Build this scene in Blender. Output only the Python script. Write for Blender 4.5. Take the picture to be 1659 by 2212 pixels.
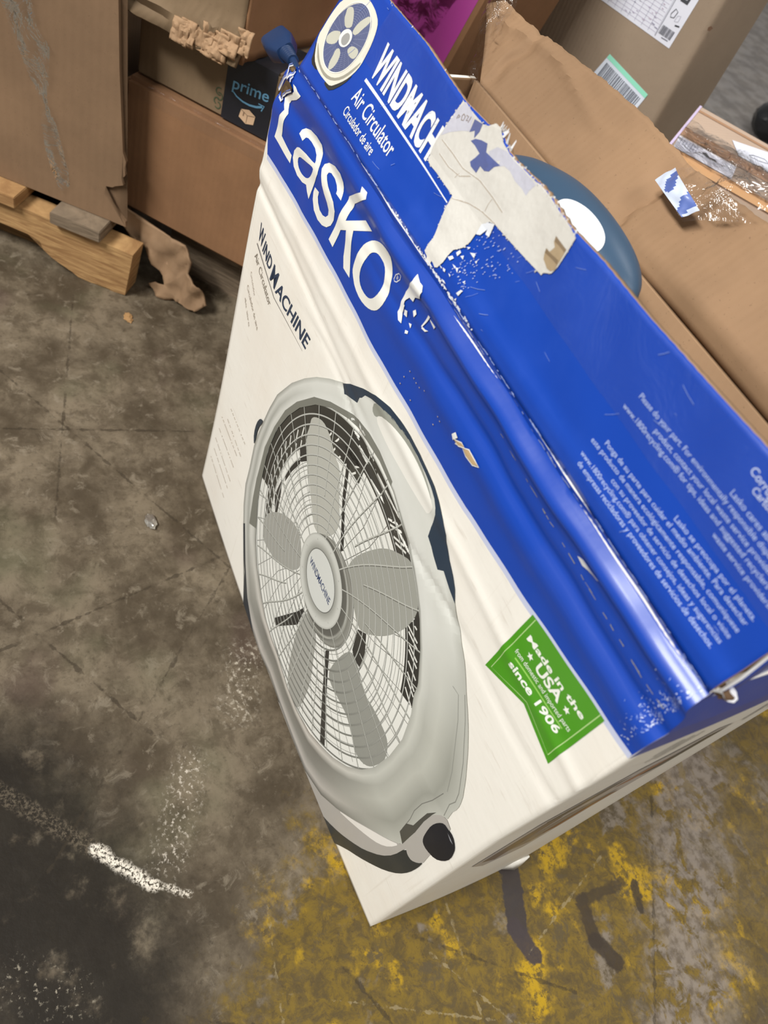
import bpy, bmesh, math, random
from mathutils import Vector, Matrix
from mathutils.geometry import tessellate_polygon
from mathutils import noise as mnoise

# ------------------------------------------------------------------ clear
for o in list(bpy.data.objects):
    bpy.data.objects.remove(o)
SC = bpy.context.scene
COL = SC.collection

# ------------------------------------------------------------------ camera
cd = bpy.data.cameras.new('camera')
cam = bpy.data.objects.new('camera', cd)
COL.objects.link(cam)
right = Vector((0.39524139, 0.86885157, 0.29812949))
down = Vector((0.79014148, -0.15605385, -0.59272560))
fwd = Vector((-0.46846631, 0.46983417, -0.74819461))
cam.matrix_world = Matrix(((right.x, -down.x, -fwd.x, 0.0), (right.y, -down.y, -fwd.y, 0.0),
                           (right.z, -down.z, -fwd.z, 0.8331), (0, 0, 0, 1)))
cd.sensor_fit = 'AUTO'
cd.sensor_width = 36.0
cd.lens = 1694.0 / 2212.0 * 36.0
cd.clip_start = 0.02
cd.clip_end = 60
cd.dof.use_dof = True
cd.dof.focus_distance = 0.68
cd.dof.aperture_fstop = 9.0
SC.camera = cam

# ------------------------------------------------------------------ world, lamps, exposure
w = bpy.data.worlds.new('world')
SC.world = w
w.use_nodes = True
w.node_tree.nodes['Background'].inputs[0].default_value = (1.0, 0.98, 0.945, 1)
w.node_tree.nodes['Background'].inputs[1].default_value = 0.27
def area(name, loc, target, size, size_y, power, col):
    ld = bpy.data.lights.new(name, 'AREA')
    ld.shape = 'RECTANGLE'
    ld.size, ld.size_y, ld.energy, ld.color = size, size_y, power, col
    o = bpy.data.objects.new(name, ld)
    COL.objects.link(o)
    o.location = loc
    o.rotation_euler = (Vector(target) - Vector(loc)).to_track_quat('-Z', 'Y').to_euler()
    return o
# warehouse ceiling luminaires
area('ceiling_lamp', (-0.2, -3.4, 4.4), (-0.35, 0.3, 0.3), 2.6, 0.7, 390, (1.0, 0.988, 0.966))
area('ceiling_lamp', (-0.6, 3.4, 5.6), (-0.4, 0.6, 0.2), 3.0, 0.6, 95, (1.0, 0.988, 0.966))
area('ceiling_lamp', (3.0, 1.2, 5.4), (-0.2, 0.6, 0.2), 3.0, 0.6, 115, (1.0, 0.988, 0.966))
vs = SC.view_settings
vs.view_transform = 'Standard'
vs.look = 'None'
vs.exposure = 0.0
vs.gamma = 1.0
vs.use_curve_mapping = False

# ------------------------------------------------------------------ helpers
def lin(c):
    r = []
    for v in c[:3]:
        v /= 255.0
        r.append(v / 12.92 if v <= 0.04045 else ((v + 0.055) / 1.055) ** 2.4)
    return (r[0], r[1], r[2], 1.0)
class NT:
    def __init__(s, name):
        s.m = bpy.data.materials.new(name)
        s.m.use_nodes = True
        s.t = s.m.node_tree
        s.b = s.t.nodes['Principled BSDF']
        s.out = s.t.nodes['Material Output']
    def n(s, typ, **kw):
        nd = s.t.nodes.new(typ)
        for k, v in kw.items():
            setattr(nd, k, v)
        return nd
    def l(s, a, b):
        s.t.links.new(a, b)
    def put(s, sock, v):
        if hasattr(v, 'node'):
            s.l(v, sock)
        elif v is not None:
            sock.default_value = v
    def math(s, op, a, b=None, c=None, clampit=False):
        nd = s.n('ShaderNodeMath', operation=op, use_clamp=clampit)
        for i, v in enumerate((a, b, c)):
            s.put(nd.inputs[i], v)
        return nd.outputs[0]
    def coord(s, scale=(1, 1, 1), rot=(0, 0, 0), kind='Object'):
        tc = s.n('ShaderNodeTexCoord')
        mp = s.n('ShaderNodeMapping')
        mp.inputs['Scale'].default_value = scale
        mp.inputs['Rotation'].default_value = rot
        s.l(tc.outputs[kind], mp.inputs[0])
        return mp.outputs[0]
    def noise(s, vec, scale, detail=4.0, rough=0.55, dist=0.0):
        nd = s.n('ShaderNodeTexNoise')
        s.l(vec, nd.inputs['Vector'])
        nd.inputs['Scale'].default_value = scale
        nd.inputs['Detail'].default_value = detail
        nd.inputs['Roughness'].default_value = rough
        nd.inputs['Distortion'].default_value = dist
        return nd.outputs['Fac']
    def step(s, v, a, b):
        nd = s.n('ShaderNodeMapRange', interpolation_type='SMOOTHSTEP')
        s.put(nd.inputs['Value'], v)
        nd.inputs['From Min'].default_value = a
        nd.inputs['From Max'].default_value = b
        return nd.outputs[0]
    def mix(s, f, a, b, mode='MIX'):
        nd = s.n('ShaderNodeMix', data_type='RGBA', blend_type=mode)
        s.put(nd.inputs['Factor'], f)
        s.put(nd.inputs['A'] if False else nd.inputs[6], a)
        s.put(nd.inputs[7], b)
        return nd.outputs[2]
    def bump(s, h, strength, dist=0.001, normal=None):
        nd = s.n('ShaderNodeBump')
        nd.inputs['Strength'].default_value = strength
        nd.inputs['Distance'].default_value = dist
        s.l(h, nd.inputs['Height'])
        if normal is not None:
            s.l(normal, nd.inputs['Normal'])
        return nd.outputs[0]
    def set(s, **kw):
        for k, v in kw.items():
            s.put(s.b.inputs[k.replace('_', ' ')], v)
        return s.m

def m_plain(name, c, rough=0.6, spec=0.4, metal=0.0, var=0.12, scale=40):
    t = NT(name)
    v = t.coord()
    f = t.noise(v, scale)
    a = lin(c)
    b = tuple(x * (1 - var * 2) for x in a[:3]) + (1,)
    t.set(Base_Color=t.mix(f, b, a), Roughness=rough, Metallic=metal, Specular_IOR_Level=spec)
    return t.m
def m_board(name, c, flute=(150, 0, 0), rough=0.78, var=0.16, spec=0.3):
    # corrugated kraft board: soft blotches, fibre flecks and faint flute lines
    t = NT(name)
    v = t.coord()
    a = lin(c)
    d = tuple(x * (1 - var) for x in a[:3]) + (1,)
    l = tuple(min(1, x * (1 + var * 0.7)) for x in a[:3]) + (1,)
    big = t.step(t.noise(v, 7, 4), 0.3, 0.7)
    col = t.mix(big, d, l)
    fl = t.step(t.noise(v, 420, 2), 0.66, 0.74)
    col = t.mix(t.math('MULTIPLY', fl, 0.35), col, tuple(x * 0.45 for x in a[:3]) + (1,))
    wv = t.n('ShaderNodeTexWave', wave_type='BANDS', bands_direction='X')
    t.l(t.coord(scale=(1, 1, 1)), wv.inputs['Vector'])
    wv.inputs['Scale'].default_value = 45
    wv.inputs['Distortion'].default_value = 1.5
    h = t.math('ADD', t.math('MULTIPLY', wv.outputs['Fac'], 0.4), t.noise(v, 60, 5))
    t.set(Base_Color=col, Roughness=rough, Specular_IOR_Level=spec, Normal=t.bump(h, 0.25, 0.0012))
    return t.m
def m_print(name, rough, coat, grime=0.10, bump=0.25, sheen_scale=30):
    # printed paper: colours come from the print itself (the Col attribute)
    t = NT(name)
    at = t.n('ShaderNodeAttribute', attribute_name='Col')
    v = t.coord()
    g = t.step(t.noise(v, 9, 5), 0.35, 0.75)
    col = t.mix(t.math('MULTIPLY', g, grime), at.outputs['Color'], (0.28, 0.25, 0.20, 1))
    st = t.noise(t.coord(scale=(160, 160, 3)), 1.0, 2)
    h = t.math('ADD', t.math('MULTIPLY', st, 0.5), t.noise(v, sheen_scale, 3))
    t.set(Base_Color=col, Roughness=rough, Specular_IOR_Level=0.5, Coat_Weight=coat, Coat_Roughness=0.14,
          Normal=t.bump(h, bump, 0.0012))
    return t.m
def m_film(name, tint=(1, 1, 1, 1), amount=0.22, rough=0.12, bump=0.9, scale=38, fixed=False):
    # clear plastic film: mostly see-through, crinkled glossy skin
    t = NT(name)
    v = t.coord()
    h = t.noise(v, scale, 4, 0.6, 1.5)
    nrm = t.bump(h, bump, 0.02)
    gl = t.n('ShaderNodeBsdfGlossy')
    gl.inputs['Roughness'].default_value = rough
    t.l(nrm, gl.inputs['Normal'])
    tr = t.n('ShaderNodeBsdfTransparent')
    tr.inputs['Color'].default_value = tint
    mx = t.n('ShaderNodeMixShader')
    fr = t.n('ShaderNodeFresnel')
    fr.inputs['IOR'].default_value = 1.45
    t.l(nrm, fr.inputs['Normal'])
    if fixed:
        mx.inputs[0].default_value = amount
    else:
        t.l(t.math('ADD', fr.outputs[0], amount, clampit=True), mx.inputs[0])
    t.l(tr.outputs[0], mx.inputs[1])
    t.l(gl.outputs[0], mx.inputs[2])
    t.l(mx.outputs[0], t.out.inputs['Surface'])
    return t.m
def m_wood(name, c, d):
    t = NT(name)
    v = t.coord(scale=(3, 3, 30))
    f = t.noise(v, 6, 6, 0.6, 0.6)
    g = t.noise(t.coord(), 14, 4)
    col = t.mix(t.step(f, 0.3, 0.7), lin(d), lin(c))
    col = t.mix(t.math('MULTIPLY', t.step(g, 0.5, 0.8), 0.4), col, lin(d))
    t.set(Base_Color=col, Roughness=0.8, Normal=t.bump(f, 0.5, 0.002))
    return t.m

M = {}
M['board'] = m_board('kraft_board', (130, 104, 79))
M['board_warm'] = m_board('kraft_board_warm', (136, 100, 70))
M['board_grey'] = m_board('kraft_board_greyish', (120, 100, 76))
M['board_in'] = m_board('kraft_board_inner', (146, 116, 87), var=0.14)
M['board_edge'] = m_board('torn_board_edge', (156, 126, 96), var=0.22)
M['white_card'] = None
M['print'] = m_print('printed_card', 0.42, 0.25)
M['print_gloss'] = m_print('printed_card_gloss', 0.38, 0.18, grime=0.04, bump=0.10)
M['print_flat'] = m_print('printed_label', 0.6, 0.0, grime=0.05, bump=0.05)
M['torn_paper'] = m_print('torn_paper', 0.9, 0.0, grime=0.22, bump=1.0, sheen_scale=70)
M['film'] = m_film('clear_packing_tape', amount=0.03, rough=0.14, bump=0.5, scale=14)
M['film_soft'] = m_film('clear_tape_flat', amount=0.06, rough=0.30, bump=0.25, scale=25, fixed=True)
M['film_white'] = m_film('crinkled_clear_plastic', amount=0.02, rough=0.12, bump=0.45, scale=20)
M['navy'] = m_plain('navy_plastic', (56, 80, 104), rough=0.42, var=0.06)
M['plug'] = m_plain('navy_plug_plastic', (30, 54, 92), rough=0.35, var=0.05)
M['badge'] = m_plain('white_plastic', (232, 236, 240), rough=0.4, var=0.02)
M['grey_plastic'] = m_plain('grey_plastic', (176, 178, 172), rough=0.5, var=0.05)
M['brass'] = m_plain('brass_prong', (220, 190, 120), rough=0.25, metal=1.0, var=0.05)
M['wood'] = m_wood('pine_wood', (186, 148, 98), (140, 102, 62))
M['wood_grey'] = m_wood('weathered_wood', (138, 120, 98), (92, 78, 62))
M['black_film'] = m_plain('black_plastic', (22, 23, 26), rough=0.22, spec=0.7)
M['purple'] = m_print('purple_print', 0.4, 0.3)
M['foil'] = m_plain('crumpled_foil', (190, 185, 175), rough=0.3, metal=0.8)
M['pink_card'] = m_board('pinkish_carton', (190, 166, 146), var=0.06, rough=0.5)
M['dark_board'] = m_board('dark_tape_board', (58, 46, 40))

def obj(name, bm, mat, parent=None, smooth=True):
    # vertices are given in world coordinates; the part is stored relative to its parent
    off = Vector((0, 0, 0))
    p = parent
    while p is not None:
        off += p.location
        p = p.parent
    if parent is None:
        xs = [v.co.copy() for v in bm.verts]
        lo = Vector((min(v.x for v in xs), min(v.y for v in xs), min(v.z for v in xs)))
        hi = Vector((max(v.x for v in xs), max(v.y for v in xs), max(v.z for v in xs)))
        org = Vector(((lo.x + hi.x) / 2, (lo.y + hi.y) / 2, lo.z))
        off = org
    bmesh.ops.translate(bm, verts=bm.verts, vec=-off)
    me = bpy.data.meshes.new(name)
    bm.to_mesh(me)
    bm.free()
    o = bpy.data.objects.new(name, me)
    COL.objects.link(o)
    for m in (mat if isinstance(mat, (list, tuple)) else [mat]):
        me.materials.append(m)
    if smooth:
        for f in me.polygons:
            f.use_smooth = True
        try:
            me.set_sharp_from_angle(angle=math.radians(40))
        except Exception:
            pass
    if parent is None:
        o.location = off
    else:
        o.parent = parent
    return o
def thing(name, label, cat, loc, group=None):
    o = bpy.data.objects.new(name, None)
    COL.objects.link(o)
    o.location = loc
    o.empty_display_size = 0.05
    o['label'] = label
    o['category'] = cat
    if group:
        o['group'] = group
    return o
def tag(o, label, cat, group=None):
    o['label'] = label
    o['category'] = cat
    if group:
        o['group'] = group
    return o
def solid(o, t, offset=-1, mat2=None, rim=None):
    m = o.modifiers.new('board_thickness', 'SOLIDIFY')
    m.thickness = t
    m.offset = offset
    if mat2 is not None:
        m.material_offset = mat2
    if rim is not None:
        m.material_offset_rim = rim
    return o

# ------------------------------------------------------------------ print builder
class Art:
    """flat printed shapes in panel millimetres (u along, v up), cut on a fine grid and laid onto the bent board"""
    def __init__(s):
        s.bm = bmesh.new()
        s.cl = s.bm.loops.layers.float_color.new('Col')
        s.lay = s.bm.verts.layers.float.new('lay')
    def poly(s, loops, col, lay):
        if not isinstance(loops[0][0], (tuple, list)):
            loops = [loops]
        pts = [[Vector((p[0], p[1], 0)) for p in lp] for lp in loops]
        flat = [p for lp in pts for p in lp]
        vs_ = []
        for p in flat:
            v = s.bm.verts.new(p)
            v[s.lay] = lay
            vs_.append(v)
        c = lin(col)
        for tri in tessellate_polygon(pts):
            a, b, d = (flat[i] for i in tri)
            cr = (b.x - a.x) * (d.y - a.y) - (b.y - a.y) * (d.x - a.x)
            if abs(cr) < 1e-6:
                continue
            q = tri if cr > 0 else (tri[0], tri[2], tri[1])
            try:
                f = s.bm.faces.new([vs_[i] for i in q])
            except ValueError:
                continue
            for lp in f.loops:
                lp[s.cl] = c
    def quad(s, pts, cols, lay):
        vs_ = []
        for p in pts:
            v = s.bm.verts.new((p[0], p[1], 0))
            v[s.lay] = lay
            vs_.append(v)
        f = s.bm.faces.new(vs_)
        for lp, c in zip(f.loops, cols):
            lp[s.cl] = c
    def line(s, pts, wd, col, lay, closed=False, wd2=None):
        n = len(pts)
        P = [Vector((p[0], p[1])) for p in pts]
        A, B = [], []
        for i in range(n):
            a = P[i - 1] if (i > 0 or closed) else P[i]
            b = P[(i + 1) % n] if (i < n - 1 or closed) else P[i]
            t = (b - a)
            if t.length < 1e-9:
                t = Vector((1, 0))
            t.normalize()
            nn = Vector((-t.y, t.x))
            k = wd if wd2 is None else wd + (wd2 - wd) * i / max(1, n - 1)
            A.append(P[i] + nn * k / 2)
            B.append(P[i] - nn * k / 2)
        c = lin(col)
        for i in range(n if closed else n - 1):
            j = (i + 1) % n
            s.quad([B[i], B[j], A[j], A[i]], [c] * 4, lay)
    def loft(s, A, B, stops, lay, closed=True, ts=None):
        # stops(i, n) -> list of (t, colour) along the way from A to B
        n = len(A)
        for i in range(n if closed else n - 1):
            j = (i + 1) % n
            si, sj = stops(i), stops(j)
            for k in range(len(si) - 1):
                q = []
                for (ii, st) in ((i, si[k]), (j, sj[k]), (j, sj[k + 1]), (i, si[k + 1])):
                    t = st[0]
                    q.append(((A[ii][0] * (1 - t) + B[ii][0] * t, A[ii][1] * (1 - t) + B[ii][1] * t), lin(st[1])))
                a, b, d = q[0][0], q[1][0], q[2][0]
                if (b[0] - a[0]) * (d[1] - a[1]) - (b[1] - a[1]) * (d[0] - a[0]) < 0:
                    q.reverse()
                s.quad([x[0] for x in q], [x[1] for x in q], lay)
    def text(s, txt, q, bold, col, lay, fit=None):
        cu = bpy.data.curves.new('lettering', 'FONT')
        def width(t_):
            cu.body = t_
            o_ = bpy.data.objects.new('lettering', cu)
            COL.objects.link(o_)
            dg = bpy.context.evaluated_depsgraph_get()
            me_ = bpy.data.meshes.new_from_object(o_.evaluated_get(dg))
            xs = [v.co.x for v in me_.vertices]
            COL.objects.unlink(o_)
            bpy.data.objects.remove(o_)
            return me_, min(xs), max(xs)
        cu.resolution_u = 4
        cu.offset = bold * 0.5
        me_, x0, x1 = width(fit or txt)
        if fit and fit != txt:
            bpy.data.meshes.remove(me_)
            me_, x0b, _ = width(txt)
        p0 = Vector(q[0])
        p1 = Vector(q[1])
        ex = (p1 - p0) / (x1 - x0)
        if q[2] is None:
            ey = Vector((-ex.y, ex.x)) * 1.03
        else:
            ey = (Vector(q[2]) - p0) / 0.70
        c = lin(col)
        vs_ = []
        for v in me_.vertices:
            p = p0 + ex * (v.co.x - x0) + ey * v.co.y
            b = s.bm.verts.new((p.x, p.y, 0))
            b[s.lay] = lay
            vs_.append(b)
        for f in me_.polygons:
            ids = list(f.vertices)
            if f.area < 1e-9:
                continue
            try:
                g = s.bm.faces.new([vs_[i] for i in ids])
            except ValueError:
                continue
            for lp in g.loops:
                lp[s.cl] = c
        bpy.data.meshes.remove(me_)
        bpy.data.curves.remove(cu)
    def done(s, name, surf, mat, parent, grid=6.0, clip=None, base=0.00012, step=0.00005, normal=None):
        bm = s.bm
        us = [v.co.x for v in bm.verts]
        vv = [v.co.y for v in bm.verts]
        if clip:
            for (co, no) in (((clip[0], 0, 0), (-1, 0, 0)), ((clip[1], 0, 0), (1, 0, 0)), ((0, clip[2], 0), (0, -1, 0)), ((0, clip[3], 0), (0, 1, 0))):
                bmesh.ops.bisect_plane(bm, geom=bm.verts[:] + bm.edges[:] + bm.faces[:], dist=1e-6, plane_co=co, plane_no=no, clear_outer=True)
        if grid:
            k = math.ceil(min(us) / grid)
            while k * grid < max(us):
                bmesh.ops.bisect_plane(bm, geom=bm.verts[:] + bm.edges[:] + bm.faces[:], dist=1e-6, plane_co=(k * grid, 0, 0), plane_no=(1, 0, 0))
                k += 1
            gv = 2.5
            k = math.ceil(min(vv) / gv)
            while k * gv < max(vv):
                if surf is not S_front or k * gv > 399 or k % 2 == 0:
                    bmesh.ops.bisect_plane(bm, geom=bm.verts[:] + bm.edges[:] + bm.faces[:], dist=1e-6, plane_co=(0, k * gv, 0), plane_no=(0, 1, 0))
                k += 1
        for v in bm.verts:
            v.co = surf(v.co.x / 1000.0, v.co.y / 1000.0, base + step * v[s.lay])
        return obj(name, bm, mat, parent)

def gs(t, c, s):
    return math.exp(-((t - c) / s) ** 2)
def clamp(t, a=0.0, b=1.0):
    return max(a, min(b, t))
def wob(t, k=0.0):
    return math.sin(t * 23.0 + k) * 0.5 + math.sin(t * 57.0 + 1.7 * k + 0.6) * 0.3 + math.sin(t * 131.0 + 2.3 * k) * 0.2
def front_bulge(x, z):
    # how far the crushed front panel stands out towards -y (metres)
    s = clamp((x + 0.63) / 0.585)
    d = 0.008 * math.sin(math.pi * s) * math.exp(-(z / 0.16) ** 2)
    d += 0.0012 * wob(x + z * 0.3, 1.0) * clamp((z - 0.40) / 0.05)
    right = clamp((s - 0.25) / 0.35)
    # long rolls and folds below the top crease
    r = z - 0.0025 * wob(x * 0.5, 2.0)
    d += (0.0022 + 0.0038 * right) * gs(r, 0.5405, 0.0065)
    d -= (0.0015 + 0.0012 * right) * gs(r, 0.5505, 0.0030)
    d -= 0.0030 * right * gs(r, 0.5110 + 0.003 * wob(x * 0.4, 4.0), 0.0050)
    d += 0.0022 * right * gs(r, 0.4980, 0.0090)
    d -= 0.0020 * (1 - right) * gs(r, 0.5230, 0.0060)
    d += 0.0016 * (1 - right) * gs(r, 0.5080, 0.0080)
    # creases in the white part
    d -= 0.0020 * (1 - clamp((s - 0.1) / 0.5)) * gs(z, 0.432 - 0.05 * s, 0.0045)
    d += 0.0012 * gs(z, 0.447 - 0.02 * s, 0.0060)
    d -= 0.0012 * gs(z, 0.405 + 0.03 * wob(x * 0.2), 0.0040) * clamp((s - 0.2) / 0.2)
    return d
def front_y(x, z):
    return 0.29 - front_bulge(x, z)
def flap_angle(x):
    return math.radians(67.0 + 17.0 * clamp((x + 0.63) / 0.585))
def flap_pt(x, w, off=0.0):
    a = flap_angle(x)
    b = 0.0012 * wob(x * 0.6 + w, 3.0) * clamp(w / 0.02) + off
    c = 0.0018 * clamp((x + 0.45) / 0.2) * gs(w, 0.010, 0.006)
    b += c
    return (x, 0.29 + w * math.cos(a) - b * math.sin(a) + 0.0, 0.555 + w * math.sin(a) + b * math.cos(a))

U0 = -0.63
def S_front(u, v, off):
    x = u + U0
    return Vector((x, front_y(x, v) - off, v))
def S_flap(u, v, off):
    return Vector(flap_pt(u + U0, v, off))
def resample(loop, n, mode):
    """n points of a closed loop: by angle about its centre ('ang') or by the parameter of its best ellipse ('ell')"""
    pts = []
    m = len(loop)
    for i in range(m):
        a, b = Vector(loop[i]), Vector(loop[(i + 1) % m])
        k = max(2, int((b - a).length / 1.5))
        for j in range(k):
            pts.append(a.lerp(b, j / k))
    return pts

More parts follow.
